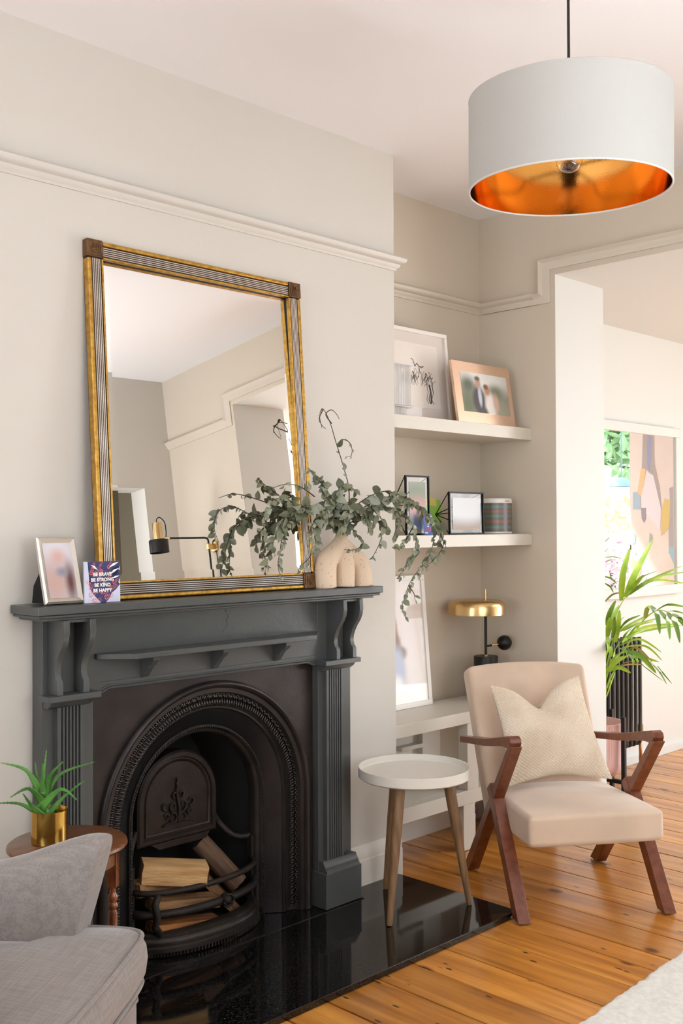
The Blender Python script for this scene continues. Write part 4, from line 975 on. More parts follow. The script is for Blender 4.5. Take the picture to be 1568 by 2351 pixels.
for k in range(8):
    x0 = random.uniform(.07, .11); ink_line([(x0, .165), (x0+.006, .13), (x0+random.uniform(-.01, .012), .10), (x0+.004, .082)], .0011)
ink_line([(.005, .235), (.018, .250), (.03, .238), (.05, .236), (.06, .240)], .0018); ink_line([(.005, .235), (-.004, .262), (-.014, .268), (-.018, .266)], .0015); ink_line([(.03, .238), (.030, .215), (.024, .19)], .0013)
obj('ink_drawing', mb, ink, wf)
obj('glazing', MB().box(-fw_+.016, fw_-.016, .004, .005, .016, fh_-.016), glass('picture_glass', base=.003), wf)
# ribbed glass block vase
rg = thing('ribbed_glass_vase', 'ribbed clear glass vase on a glass foot at the left end of the upper shelf', 'vase', (3.088, 2.805, UZ))
ribm = glass('ribbed_glass', (.98, .975, .97), 1.0, .15, .10)
_nt = ribm.node_tree; _d = _nt.nodes.new('ShaderNodeBsdfTranslucent'); _d2 = _nt.nodes.new('ShaderNodeBsdfDiffuse'); _a = _nt.nodes.new('ShaderNodeMixShader'); _b = _nt.nodes.new('ShaderNodeMixShader')
_out = [n_ for n_ in _nt.nodes if n_.type == 'OUTPUT_MATERIAL'][0]; _src = _out.inputs[0].links[0].from_socket
_d.inputs[0].default_value = (.97, .96, .95, 1); _d2.inputs[0].default_value = (.97, .96, .95, 1); _a.inputs[0].default_value = .5; _b.inputs[0].default_value = .38
_nt.links.new(_d.outputs[0], _a.inputs[1]); _nt.links.new(_d2.outputs[0], _a.inputs[2]); _nt.links.new(_src, _b.inputs[1]); _nt.links.new(_a.outputs[0], _b.inputs[2]); _nt.links.new(_b.outputs[0], _out.inputs[0])
def ribbed(r0, z0, z1, nr, name):
    mb = MB(); n = nr*6
    prof = [(r0*(1+.035*math.cos(2*PI*k*nr/n)), 2*PI*k/n) for k in range(n)]
    def P(r, a, z):  # rounded square plan
        q = (abs(math.cos(a))**6+abs(math.sin(a))**6)**(-1/6); return (r*q*math.cos(a), r*q*math.sin(a), z)
    A = [mb.b.verts.new(P(r, a, z0)) for r, a in prof]; B = [mb.b.verts.new(P(r, a, z1)) for r, a in prof]
    for k in range(n): mb.b.faces.new([A[k], A[(k+1) % n], B[(k+1) % n], B[k]])
    mb.b.faces.new(A)
    return obj(name, mb, ribm, rg, smooth='auto')
ribbed(.060, .040, .200, 28, 'vessel'); ribbed(.045, 0, .032, 22, 'foot')
obj('rim', MB().box(-.063, .063, -.063, .063, .199, .2015), ribm, rg); obj('stem_disc', MB().box(-.063, .063, -.063, .063, .032, .040), ribm, rg, bevel=.003)
# copper photo frame
cf = thing('photo_frame', 'copper photo frame with wedding portrait on the right of the upper shelf', 'photo frame', (3.665, 2.762, UZ), rot=(-.155, 0, 0))
rose = mat('rose_copper', 'e9c8b0', .2, .8, spec=.6); cw_, chh = .203, .272
obj('frame', MB().box(-cw_, cw_, 0, .014, 0, chh), rose, cf, bevel=.0015)
obj('photograph', MB().box(-cw_+.047, cw_-.030, -.001, .0005, .050, chh-.045),
    blob_mat('print_couple', '8d8f82', [(0, .21, .25, .06, 'dcdcd8', .7), (.12, .06, .12, .05, '9a9a88', .8), (-.12, .08, .06, .07, '5f6a50', .8), (-.11, .17, .05, .035, '53604a', .8), (.08, .15, .05, .03, '747a66', .8), (-.045, .105, .042, .065, '34343c', .35), (-.035, .125, .012, .045, 'b9bdd0', .5), (-.04, .185, .018, .024, 'b58a78', .5), (-.042, .203, .018, .010, '5a4338', .5),
      (.035, .085, .036, .060, 'e4dcd8', .4), (.02, .155, .018, .022, 'b5806a', .5), (.012, .170, .016, .012, '7a4e38', .5), (-.02, .045, .03, .03, '2c2c34', .5), (.075, .10, .02, .04, 'c9a898', .6)], .15, .4), cf)
# prism wire frames
def prism_frame(label, x0, x1, y, z0, h_, blobs, base):
    t = thing('wire_photo_frame', label, 'photo frame', ((x0+x1)/2, y, z0), rot=(-.02, 0, 0), group='black prism photo frames'); hw_ = (x1-x0)/2
    bk_ = mat('frame_black_metal', '121212', .4, .5)
    frame_parts(t, hw_, h_, .007, .010, bk_)
    obj('photograph', MB().box(-hw_+.024, hw_-.024, .0035, .0045, .022, h_-.026), blob_mat('print_'+label[:9], base, blobs, .5, .12), t)
    obj('glass_pane', MB().box(-hw_+.006, hw_-.006, .005, .0065, .006, h_-.006), glass('frame_glass', base=.012), t)
    mb = MB(); ap = (-hw_*.80, .098, h_*.48)
    for c in ((-hw_+.003, .008, .003), (hw_-.003, .008, .003), (hw_-.003, .008, h_-.003), (-hw_+.003, .008, h_-.003)): mb.tube([c, ap], .0022, 6)
    mb.tube([(-hw_+.003, .008, h_*.5), ap], .002, 6)
    obj('wire_pyramid', mb, bk_, t, smooth=True); return t
LZ = 1.3145
prism_frame('square black wire photo frame with pale beach print beside the speaker', 3.445, 3.682, 2.80, LZ, .182, [(0, .03, .16, .035, 'b98f68', .7), (0, .06, .2, .03, '8c7a70', .8), (0, .12, .2, .07, 'd6d8dc', .5)], 'd8d6d2')
prism_frame('narrow black wire photo frame at the left end of the lower shelf', 3.170, 3.318, 2.80, LZ, .243, [(0, .17, .1, .05, '7d8a72', .8), (0, .11, .06, .04, 'c28a8a', .9), (0, .05, .1, .03, '5c6a8c', .8)], 'a8a49e')
bk1 = thing('notebook', 'lime green and yellow notebook leaning between the two wire frames', 'book', (on(998, 1190, 'y', 2.955).x, 2.955, LZ), rot=(-.22, .14, 0))
obj('cover', MB().box(-.060, .060, 0, .012, .010, .165), mat('lime_cover', '8bbf3c', .55), bk1, bevel=.001); obj('cover_band', MB().box(-.060, .030, -.0008, .0118, .130, .1655), mat('yellow_cover', 'd8c860', .55), bk1)
pc = thing('postcard', 'small red and blue patterned postcard in front of the narrow wire frame', 'card', (3.275, 2.772, LZ), rot=(-.1, 0, 0))
obj('card', MB().box(-.028, .028, 0, .001, 0, .085), mat('postcard_blue', '2c4fa0', .5), pc)
random.seed(2); mb = MB(); mb2 = MB()
for k in range(26):
    x_, z_ = random.uniform(-.026, .018), random.uniform(.004, .076); (mb if k % 2 else mb2).box(x_, x_+.008, -.0006, 0, z_, z_+.006)
obj('red_print', mb, mat('print_red', 'c8323a', .5), pc); obj('white_print', mb2, mat('print_white', 'e8e4e0', .5), pc)
spk = thing('speaker', 'white topped round speaker with iridescent grey grille on the lower shelf', 'speaker', (3.822, 2.85, LZ))
sw = mat('speaker_white', 'e9e4de', .35)
def sqr(a, r, p=3.2): return (abs(math.cos(a))**p+abs(math.sin(a))**p)**(-1/p)*r
def sqloft(prof, n=64):
    mb = MB(); rings = [[mb.b.verts.new((sqr(2*PI*k/n, r)*math.cos(2*PI*k/n), sqr(2*PI*k/n, r)*math.sin(2*PI*k/n), z)) for k in range(n)] for r, z in prof]
    for A, B in zip(rings, rings[1:]):
        for k in range(n): mb.b.faces.new([A[k], A[(k+1) % n], B[(k+1) % n], B[k]])
    mb.b.faces.new(rings[0][::-1]); mb.b.faces.new(rings[-1]); return mb
grl = blob_mat('speaker_grille', '77706c', [(0, .03, .2, .006, '6f8f86', .9), (0, .055, .2, .006, '9c7466', .9), (0, .08, .2, .006, '6f8f86', .9), (0, .10, .2, .006, '9c7466', .9), (0, .12, .2, .006, '6f8f86', .9), (-.01, .08, .012, .2, 'a9a6b4', .9)], .45)
grl.node_tree.nodes['Principled BSDF'].inputs['Metallic'].default_value = .4
obj('base', sqloft([(.062, 0), (.068, .002), (.069, .010)]), sw, spk, smooth='auto'); obj('grille', sqloft([(.0685, .010), (.0685, .138)]), grl, spk, smooth='auto'); obj('top', sqloft([(.069, .138), (.069, .154), (.066, .158)]), sw, spk, smooth='auto')
text('lettering', 'SONOS', .009, mat('grey_print', '9a948e'), spk, (.0, -.0693, .143), (PI/2, 0, 0))
# framed print on the cabinet
fp = thing('picture_frame', 'tall white framed print of a figure leaning on the low alcove cabinet', 'picture', (3.262, 2.948, .578), rot=(-.085, 0, 0))
frame_parts(fp, .240, .562, .022, .018, pf_w)
obj('mount', MB().box(-.222, .222, .008, .012, .02, .545), mat('mount_pale', 'e6d9d0', .75), fp)
obj('print', MB().box(-.150, .150, .0070, .0078, .075, .49), blob_mat('print_figure', 'e8dcd6', [(.030, .33, .022, .075, 'b08062', .35), (.035, .275, .030, .045, '8f6a5a', .5), (.055, .235, .045, .030, '8c7068', .4), (.035, .165, .050, .095, 'b9c0d2', .4), (.03, .09, .04, .05, 'f2eeec', .5)], .7), fp)
obj('glazing', MB().box(-.220, .220, .003, .004, .022, .540), glass('picture_glass', base=.003), fp)
# brass table lamp
bl = thing('table_lamp', 'brass domed table lamp on black cylinder base in the alcove corner', 'lamp', (3.775, 2.868, .578))
brass = mat('brushed_brass', 'd6b680', .24, 1); blkm = mat('lamp_black', '100e0d', .4, .2)
obj('base', MB().lathe([(0, 0), (.053, 0), (.054, .003), (.054, .188), (.052, .191), (0, .191)], 48, cap0=False, cap1=False), blkm, bl, smooth='auto')
obj('collar', MB().lathe([(.012, .191), (.012, .197), (.008, .200)], 24), brass, bl, smooth='auto')
obj('pole', MB().tube([(0, 0, .19), (0, 0, .40)], .0062, 16), blkm, bl, smooth='auto')
dx_, dy_ = -.072, -.006
obj('shade', MB().lathe([(.125, .383), (.127, .383), (.127, .416), (.124, .430), (.116, .440), (.104, .445), (0, .4465)], 72, dx_, dy_, cap0=False, cap1=False), brass, bl, smooth='auto')
obj('finial', MB().tube([(0, 0, .43), (0, 0, .490)], .0052, 16), brass, bl, smooth='auto')
obj('switch_arm', MB().tube([(0, 0, .234), (.030, -.010, .236)], .0048, 12), blkm, bl, smooth='auto')
obj('brass_sleeve', MB().tube([(.028, -.009, .2358), (.080, -.024, .241)], .0046, 12), brass, bl, smooth='auto')
obj('ball', MB().sphere((.098, -.030, .244), .034, 28), blkm, bl, smooth=True)
# ---------------------------------------------------------------- grey armchair in the foreground
ga = thing('armchair', 'grey linen armchair with piped seat cushion, cut off at the lower left', 'armchair', (1.35, 1.99, 0), math.atan2(-.8, .6))
def linen():
    m = mat('grey_linen', '8f8783', .9, sheen=.35); nt = m.node_tree; n = nt.nodes; b = n['Principled BSDF']; lk = nt.links.new
    tc = n.new('ShaderNodeTexCoord'); cur = None
    outs = []
    for st in ((260, 12, 260), (12, 260, 60)):
        mp = n.new('ShaderNodeMapping'); mp.inputs['Scale'].default_value = st; lk(tc.outputs['Object'], mp.inputs[0])
        z = n.new('ShaderNodeTexNoise'); z.inputs['Scale'].default_value = 1; z.inputs['Detail'].default_value = 3; lk(mp.outputs[0], z.inputs['Vector']); outs.append(z)
    ad = n.new('ShaderNodeMath'); ad.operation = 'ADD'; lk(outs[0].outputs[0], ad.inputs[0]); lk(outs[1].outputs[0], ad.inputs[1])
    rp = n.new('ShaderNodeValToRGB'); rp.color_ramp.elements[0].position = .70; rp.color_ramp.elements[0].color = L('857d7a'); rp.color_ramp.elements[1].position = 1.0; rp.color_ramp.elements[1].color = L('968d89')
    hf = n.new('ShaderNodeMath'); hf.operation = 'MULTIPLY'; hf.inputs[1].default_value = .85; lk(ad.outputs[0], hf.inputs[0]); lk(hf.outputs[0], rp.inputs[0]); lk(rp.outputs[0], b.inputs['Base Color'])
    bp = n.new('ShaderNodeBump'); bp.inputs['Strength'].default_value = .3; bp.inputs['Distance'].default_value = .001; lk(ad.outputs[0], bp.inputs['Height']); lk(bp.outputs[0], b.inputs['Normal'])
    return m
lin = linen()
out_ = [(-.58, -.10), (-.16, -.085), (-.145, -.012), (-.12, .000), (-.05, .000), (-.022, -.004), (.000, -.016), (.012, -.040), (.018, -.10), (.022, -.22), (.022, -.36), (.018, -.50), (.008, -.575), (-.010, -.597), (-.04, -.605), (-.12, -.605), (-.145, -.595), (-.16, -.525), (-.58, -.505)]
def outline(pts, off):
    P = [Vector(p) for p in pts]; o_ = []
    for i, p in enumerate(P):
        d0 = (p-P[i-1]).normalized(); d1 = (P[(i+1) % len(P)]-p).normalized(); n0 = Vector((-d0.y, d0.x)); n1 = Vector((-d1.y, d1.x)); n_ = (n0+n1).normalized()
        o_.append(p+n_*off/max(.5, n_.dot(n0)))
    return o_
dense = []
for i in range(len(out_)):
    a = Vector((*out_[i], 0)); 
OUT = [(v.x, v.y) for v in spline([(a, b_, 0) for a, b_ in out_], 4)]
mb = MB(); levels = [(.345, .006), (.350, .001), (.372, -.010), (.400, -.014), (.425, -.011), (.445, -.001), (.4495, .006)]
rings = []
for z, off in levels:
    rings.append([mb.b.verts.new((p.x, p.y, z+.004*noise.noise(Vector((p.x*9, p.y*9, z*20))))) for p in outline(OUT, -off if True else off)])
sgn = 1
for A, B in zip(rings, rings[1:]):
    for i in range(len(A)): mb.b.faces.new([A[i], A[(i+1) % len(A)], B[(i+1) % len(A)], B[i]])
cen = mb.b.verts.new((-.27, -.30, .475)); ring_prev = rings[-1]
for f_ in (.25, .5, .75):
    nr = [mb.b.verts.new((v.co.x+(-.27-v.co.x)*f_, v.co.y+(-.30-v.co.y)*f_, .4495+.026*(1-(1-f_)**2))) for v in rings[-1]]
    for i in range(len(nr)): mb.b.faces.new([ring_prev[i], ring_prev[(i+1) % len(nr)], nr[(i+1) % len(nr)], nr[i]])
    ring_prev = nr
for i in range(len(ring_prev)): mb.b.faces.new([ring_prev[i], ring_prev[(i+1) % len(ring_prev)], cen])
mb.b.faces.new(rings[0])
obj('seat_cushion', mb, lin, ga, smooth=True)
for z in (.4475, .347):
    obj('piping', MB().tube([(p.x, p.y, z) for p in outline(OUT, .0015)], .0052, 8, closed=True), lin, ga, smooth=True)
mb = MB(); bo = [(p.x, p.y) for p in outline(OUT, .018)] if False else None
base_o = [(-.62, -.02), (-.05, -.018), (-.006, -.028), (.008, -.06), (.012, -.53), (-.012, -.57), (-.05, -.583), (-.62, -.585)]
mb.prism(base_o, 'z', .09, .343); obj('base', mb, lin, ga, bevel=.01, seg=3)
obj('piping', MB().tube([(a*1.0+.001, b_, .318) for a, b_ in base_o], .004, 8, closed=True), lin, ga, smooth=True)
for (a, b_) in ((-.05, -.07), (-.05, -.53), (-.56, -.07), (-.56, -.53)):
    obj('leg', MB().lathe([(.014, .002), (.022, .09)], 16, a, b_), mat('dark_leg', '3a2418', .4), ga, smooth='auto')
def arm(sy):
    # cross sections along the arm: (x, inner y, outer y, top z); near arm mirrored about y = -.303
    secs = [(-.080, -.080, .030, .664, -.165, -.092), (-.108, -.086, .020, .670, -.182, -.096), (-.20, -.106, .004, .642, -.235, -.107), (-.30, -.122, 0, .602, -.31, -.12), (-.45, -.135, -.004, .590, -.45, -.135), (-.60, -.14, -.01, .585, -.60, -.14)]
    mb = MB(); rings = []
    for xt, yi, yo, zt, xb_, yb in secs:
        pts = []
        for (t, y_, z_) in ((0, yb, .36), (.35, yb, .46), (.7, yi-.0, .57), (.9, yi, zt-.045), (.97, yi+.008, zt-.015), (1.0, yi+.028, zt-.002), (1.0, yo-.028, zt), (.97, yo-.006, zt-.014), (.9, yo, zt-.045), (.5, yo-.002, .52), (0, yo-.008, .34)):
            x_ = xb_+(xt-xb_)*((z_-.34)/(zt-.34))
            y2 = y_ if sy > 0 else -.606-y_
            pts.append(mb.b.verts.new((x_, y2, z_)))
        rings.append(pts)
    base0 = [v.co.copy() for v in rings[0]]; cc = sum(base0, Vector())/len(base0)
    extra = []
    for dxx, sh in ((.013, .16), (.010, .07), (.004, .02)):
        extra.append([mb.b.verts.new((c.x+dxx, c.y+(cc.y-c.y)*sh, c.z+(cc.z-c.z)*sh*.45)) for c in base0])
    rings = extra+rings
    for A, B in zip(rings, rings[1:]):
        for i in range(len(A)): mb.b.faces.new([A[i], A[(i+1) % len(A)], B[(i+1) % len(A)], B[i]])
    mb.b.faces.new(rings[0]); mb.b.faces.new(rings[-1][::-1])
    for v in mb.b.verts: v.index = -1
    mb.b.verts.index_update()
    o = obj('arm', mb, lin, ga, smooth=True, subsurf=1)
    obj('button', MB().sphere(Vector((-.088, -.028 if sy > 0 else -.578, .60)), .006, 10), lin, ga, smooth=True)
arm(1); arm(-1)
cushion('backrest', [(-.60, -.50, .36), (-.60, -.10, .36), (-.72, -.10, .86), (-.72, -.50, .86)], .12, .02, lin, ga, rnd=.03)

# ---------------------------------------------------------------- small oak side table with aloe
oak = mat('old_oak', '7a4a26', .3, col2='4a2813', scale=7, stretch=(2, 14, 2), bump=.12, bscale=80, coat=.2)
ot = thing('side_table', 'small round dark oak side table with turned legs behind the grey armchair', 'table', (1.336, 2.285, .0212))
th_ = .588-.0212
obj('tabletop', MB().lathe([(0, th_-.020), (.132, th_-.020), (.139, th_-.015), (.1435, th_-.010), (.1425, th_-.004), (.137, th_), (0, th_)], 64, cap0=False, cap1=False), oak, ot, smooth='auto')
obj('apron', MB().lathe([(.112, th_-.055), (.118, th_-.055), (.118, th_-.0205), (.112, th_-.0205), (.112, th_-.055)], 48, cap0=False, cap1=False), oak, ot, smooth='auto')
oakr = mat('turned_oak', '8a4a1e', .25, col2='4e2410', scale=6, stretch=(12, 12, 2), coat=.3)
for k in range(4):
    a = -PI/4+k*PI/2; cx_, cy_ = .110*math.cos(a), .110*math.sin(a); T = th_-.021
    lg = obj('leg', MB().lathe([(.010, 0), (.011, .02), (.008, .03), (.0085, .10), (.0105, .20), (.0115, .30), (.0115, T-.155), (.0085, T-.145), (.0125, T-.138), (.0125, T-.132), (.0085, T-.127), (.012, T-.120), (.0125, T-.112), (.0075, T-.105), (.0075, T-.095), (.010, T-.088)], 20, cx_, cy_), oakr, ot, smooth='auto')
    obj('square_top', MB().box(-.0125, .0125, -.0125, .0125, T-.090, T, Matrix.Translation((cx_, cy_, 0)) @ Matrix.Rotation(a, 4, 'Z')), oakr, lg, bevel=.002)
pc_ = on(113.5, 1932, 'z', .5885)
al = thing('aloe_plant', 'spiky green aloe plant growing in a shiny brass pot', 'plant', pc_)
ap = thing('plant_pot', 'shiny cylindrical brass plant pot on the small oak side table', 'pot', pc_)
pr2 = .0432; brs = mat('polished_brass', 'c9a352', .17, 1, bump=.05, bscale=20)
obj('pot', MB().lathe([(0, 0), (pr2-.001, 0), (pr2, .001), (pr2, .0775), (pr2-.0012, .078), (pr2-.0018, .077), (pr2-.0018, .004), (0, .004)], 64, cap0=False, cap1=False), brs, ap, smooth='auto')
obj('soil', MB().lathe([(0, .048), (pr2-.003, .050)], 24, cap0=False, cap1=False), mat('soil', '2a1c12', .95, bump=.8, bscale=200), ap)
dD = (pc_-Vector((0,0,EYE))).dot(Fw)
alm = mat('aloe_green', '5d9440', .35, col2='37692c', scale=14, random_amt=.2)
aleaves = [((94,1822),(60,1768),(0,1751),.0105,0), ((96,1820),(86,1785),(80,1748),.0075,.02), ((98,1815),(101,1775),(107,1720),.0085,.0), ((101,1822),(116,1780),(147,1747),.0120,-.01), ((106,1820),(142,1775),(218,1749),.0095,.0),
    ((98,1842),(66,1810),(22,1832),.0100,-.03), ((92,1868),(45,1845),(-4,1844),.0085,-.01), ((102,1878),(74,1850),(52,1821),.0125,-.035), ((95,1856),(140,1812),(178,1838),.0110,-.03), ((108,1872),(148,1828),(197,1790),.0090,-.005), ((99,1812),(97,1785),(99,1752),.0065,-.02)]
for a, m_, b_, wd, dd in aleaves:
    p0, p1, p2 = cam_at(*a, dD+dd*.3)-pc_, cam_at(*m_, dD+dd)-pc_, cam_at(*b_, dD+dd*1.8)-pc_
    base_ = Vector((0, 0, .05)); 
    S_ = spline([base_.lerp(p0, .75) if a[1] > 1835 else p0+Vector((0,0,-.012)), p0, p1, p2], 6); mb = MB(); rows = []; n_ = len(S_)
    for i, p in enumerate(S_):
        t = i/(n_-1); tan = (S_[min(i+1, n_-1)]-S_[max(i-1, 0)]).normalized(); side_ = tan.cross(-Fw).normalized(); nr_ = side_.cross(tan)
        w_ = wd*(1-t**1.7)*(.75+.5*math.sin(PI*min(1, t*1.6)))+.0004; up_ = -nr_ if nr_.dot(Fw) > 0 else nr_
        rows.append([mb.b.verts.new(p+side_*w_*c_+up_*w_*h_) for c_, h_ in ((-1, .25), (-.5, -.25), (0, -.38), (.5, -.25), (1, .25), (.5, .30), (0, .18), (-.5, .30))])
        if 0 < i < n_-1:
            for s_ in (-1, 1):
                q = p+side_*w_*s_; bmesh.ops.create_icosphere(mb.b, subdivisions=1, radius=.0009, matrix=Matrix.Translation(q+side_*s_*.0008))
    for A, B in zip(rows, rows[1:]):
        for k in range(8): mb.b.faces.new([A[k], A[(k+1) % 8], B[(k+1) % 8], B[k]])
    obj('leaf', mb, alm, al, smooth=True)
obj('stem', MB().tube([(0, 0, .048), (-.004, .0, .062), cam_at(100, 1832, dD)-pc_], [.006, .008, .009], 8), alm, al, smooth=True)

# ---------------------------------------------------------------- rug
random.seed(4); mb = MB(); rx0, rx1, ry0, ry1 = 1.2, 3.75, .25, 1.562
def rg_(u, v):
    x = rx0+(rx1-rx0)*u; y = ry0+(ry1-ry0)*v; e = min(u*(rx1-rx0), (1-u)*(rx1-rx0), v*(ry1-ry0), (1-v)*(ry1-ry0))
    nz = noise.noise(Vector((x*40, y*40, 0)))*.004+noise.noise(Vector((x*9, y*9, 3)))*.003
    edge = noise.noise(Vector((x*30, y*30, 7)))*.006 if e < .02 else 0
    return (x, y+(x-2.5)*.05*v+edge*(1 if v > .5 else 0), .002+.020*min(1, (e/.02))**.5+(nz if e > .005 else 0))
mb.grid(rg_, 340, 170)
wool = mat('wool_rug', 'f4eee4', .98, noise_amt=.14, scale=60, bump=1.0, bscale=260, sheen=.5)
ru = tag(obj('rug', mb, wool, smooth=True), 'cream shaggy wool rug on the floorboards at the bottom right', 'rug')
mb = MB(); mb.box(rx0+.004, rx1-.004, ry0+.004, ry1-.075, .001, .006); obj('rug_backing', mb, mat('rug_back', 'c9bfae', .9), ru)

# ---------------------------------------------------------------- wall lamp seen in the mirror
wl = thing('wall_lamp', 'black and brass swing arm wall lamp reflected in the mirror', 'lamp', (3.94, .285, 1.66))
obj('wall_plate', MB().lathe([(0, 0), (.036, 0), (.036, -.012), (.030, -.018), (0, -.018)], 32, cap0=False, cap1=False, M=Matrix.Rotation(PI/2, 4, 'Y')), brass, wl, smooth='auto')
obj('clamp', MB().box(-.062, -.012, -.012, .012, -.018, .018), brass, wl, bevel=.003)
tb = [(-.05, 0, -.38), (-.05, 0, .030), (-.052, 0, .044), (-.060, 0, .052), (-.074, 0, .055), (-.34, 0, .055)]
obj('arm_tube', MB().tube(tb, .006, 12), blkm, wl, smooth='auto'); obj('joint', MB().tube([(-.335, 0, .055), (-.375, 0, .055)], .0085, 12), brass, wl, smooth='auto')
obj('flex', MB().tube([(-.012, .02, -.02), (-.012, .022, -.38)], .003, 8), mat('black_flex', '141212'), wl, smooth=True)
hx = -.410
obj('head_barrel', MB().lathe([(0, .145), (.026, .145), (.027, .142), (.027, .045), (0, .045)], 32, hx, 0, cap0=False, cap1=False), brass, wl, smooth='auto')
obj('head_shade', MB().lathe([(.022, .046), (.054, .046), (.056, .043), (.056, -.030), (.0545, -.030), (.0545, .042), (.022, .043)], 40, hx, 0, cap0=False, cap1=False), blkm, wl, smooth='auto')
obj('loop_flex', MB().tube(spline([(hx, 0, .145), (hx+.004, 0, .168), (hx+.025, 0, .178), (hx+.055, 0, .150), (hx+.060, 0, .10), (hx+.055, 0, .06)], 6), .003, 8), MATS['black_flex'], wl, smooth=True)

# ---------------------------------------------------------------- dining room: mirror over radiator, painting, palm
dm = thing('mirror', 'white framed rectangular mirror above the dark radiator in the far room', 'mirror', (5.30, 3.058, .942))
hw2, hh2, b2 = .630, .990, .055
for a0, a1, c0, c1 in ((-hw2, hw2, 0, b2), (-hw2, hw2, hh2-b2, hh2), (-hw2, -hw2+b2, b2, hh2-b2), (hw2-b2, hw2, b2, hh2-b2)):
    obj('frame_rail', MB().box(a0, a1, -.030, -.001, c0, c1), white_m, dm, bevel=.004)
mg2 = mg.copy(); mg2.node_tree.nodes['Principled BSDF'].inputs['Base Color'].default_value = (.9, .9, .9, 1)
obj('mirror_glass', MB().box(-hw2+.05, hw2-.05, -.018, -.010, .05, hh2-.05), mg2, dm)
# abstract canvas on the garden wall (seen in that mirror)
MYP = 3.040
def refl_pt(x, y, X):   # where the sight line reflected by the far mirror meets the plane x = X
    p = on(x, y, 'y', MYP); d = ray(x, y); t = (X-p.x)/d.x; return (MYP-d.y*t, p.z+d.z*t)
PX = 7.465
yl = refl_pt(1448, 1150, PX)[0]
cv = thing('painting', 'large abstract canvas with grey, blue and ochre patches reflected in the far mirror', 'painting', (PX+.03, yl+.40, .45))
canv = mat('canvas_ground', 'f4ede7', .8, col2='eee2dc', scale=4, bump=.1)
obj('canvas', MB().box(-.028, 0, -.40, .45, 0, 2.0-.05), canv, cv)
def patch(name, px_, col, lay):
    pts = [refl_pt(1200+a/3.79, 880+b_/3.79, PX) for a, b_ in px_]
    mb = MB(); mb.b.faces.new([mb.b.verts.new((-.0285-.0004*lay, min(max(y-cv.location.y, -.399), .449), min(max(z-cv.location.z, .001), 1.949))) for y, z in pts])
    bmesh.ops.triangulate(mb.b, faces=mb.b.faces); obj(name, mb, mat('oil_'+col, tuple(int(col[i:i+2], 16)/255*.78+.22 for i in (0, 2, 4)), .7), cv, fixn=False)
patch('grey_stroke', [(1047, 380), (1143, 380), (1146, 700), (1110, 780), (1085, 760), (1035, 740)], 'a8a09c', 1)
patch('grey_stroke', [(1146, 695), (1190, 900), (1212, 1110), (1200, 1110), (1140, 850), (1108, 778)], 'a8a09c', 2)
patch('blue_stroke', [(1085, 400), (1120, 400), (1118, 640), (1100, 790), (1082, 700)], '8f93bf', 2)
patch('white_patch', [(1080, 770), (1135, 800), (1205, 1100), (1195, 1280), (1130, 1200), (1040, 1090), (1028, 980)], 'ece6ee', 3)
patch('ochre_patch', [(1030, 740), (1072, 745), (1050, 900), (1025, 990), (998, 950)], 'eec68a', 4)
patch('blue_patch', [(960, 950), (990, 945), (1028, 990), (1024, 1098), (958, 1095)], '9dbdd2', 4)
patch('violet_patch', [(1030, 1085), (1075, 1085), (1070, 1180), (1055, 1215), (1035, 1180)], '8f889c', 4)
patch('ochre_stroke', [(1235, 1000), (1285, 1020), (1275, 1250), (1240, 1290), (1205, 1330), (1205, 1110)], 'dcc06a', 4)
patch('grey_band', [(1275, 910), (1310, 900), (1330, 980), (1325, 1420), (1272, 1480), (1268, 1280), (1285, 1150)], 'aaa4a8', 3)
patch('blue_daub', [(1275, 1420), (1325, 1430), (1322, 1590), (1300, 1540), (1270, 1470)], '8fc0da', 4)
patch('teal_daub', [(1103, 1300), (1128, 1320), (1130, 1390), (1100, 1385)], '9fb2ae', 4)
patch('sky_daub', [(955, 1300), (985, 1320), (980, 1390), (955, 1405)], 'a3c6e6', 4)
patch('sky_dot', [(970, 1465), (990, 1470), (985, 1495), (970, 1492)], 'a3c6e6', 4)
patch('ochre_base', [(940, 1535), (1030, 1545), (1030, 1640), (1000, 1700), (940, 1650)], 'f0d2a0', 4)
patch('lilac_base', [(1010, 1690), (1080, 1680), (1060, 1740), (1005, 1750)], 'c9c4d2', 4)

rad = thing('radiator', 'dark grey column radiator on the far wall behind the palm', 'radiator', (5.262, 2.965, .12))
anth = mat('anthracite', '3a3836', .35, .1)
for k in range(12):
    x_ = -.047*k; z0, z1 = .025, .60
    lp = [(x_, -.025, z0+.03), (x_, -.025, z1-.03), (x_, -.019, z1-.008), (x_, -.004, z1), (x_, .010, z1), (x_, .025, z1-.008), (x_, .031, z1-.03), (x_, .031, z0+.03), (x_, .025, z0+.008), (x_, .010, z0), (x_, -.004, z0), (x_, -.019, z0+.008)]
    obj('column', MB().tube(spline(lp+[lp[0]], 3)[:-1], .0108, 10, closed=True), anth, rad, smooth=True)
obj('header', MB().tube([(-.53, .003, .572), (.012, .003, .572)], .011, 8), anth, rad, smooth=True); obj('header', MB().tube([(-.53, .003, .052), (.012, .003, .052)], .011, 8), anth, rad, smooth=True)
obj('copper_pipe', MB().tube([(.045, .0, -.118), (.045, .0, .07)], .009, 10), mat('copper_pipe', 'b0794a', .3, .9), rad, smooth=True)
obj('valve', MB().lathe([(.012, .06), (.016, .075), (.016, .12), (.010, .125)], 16, .045, 0), mat('brass_valve', 'a88a58', .3, .8), rad, smooth='auto')
obj('valve_tail', MB().tube([(.01, .003, .052), (.045, 0, .06)], .008, 8), anth, rad, smooth=True)

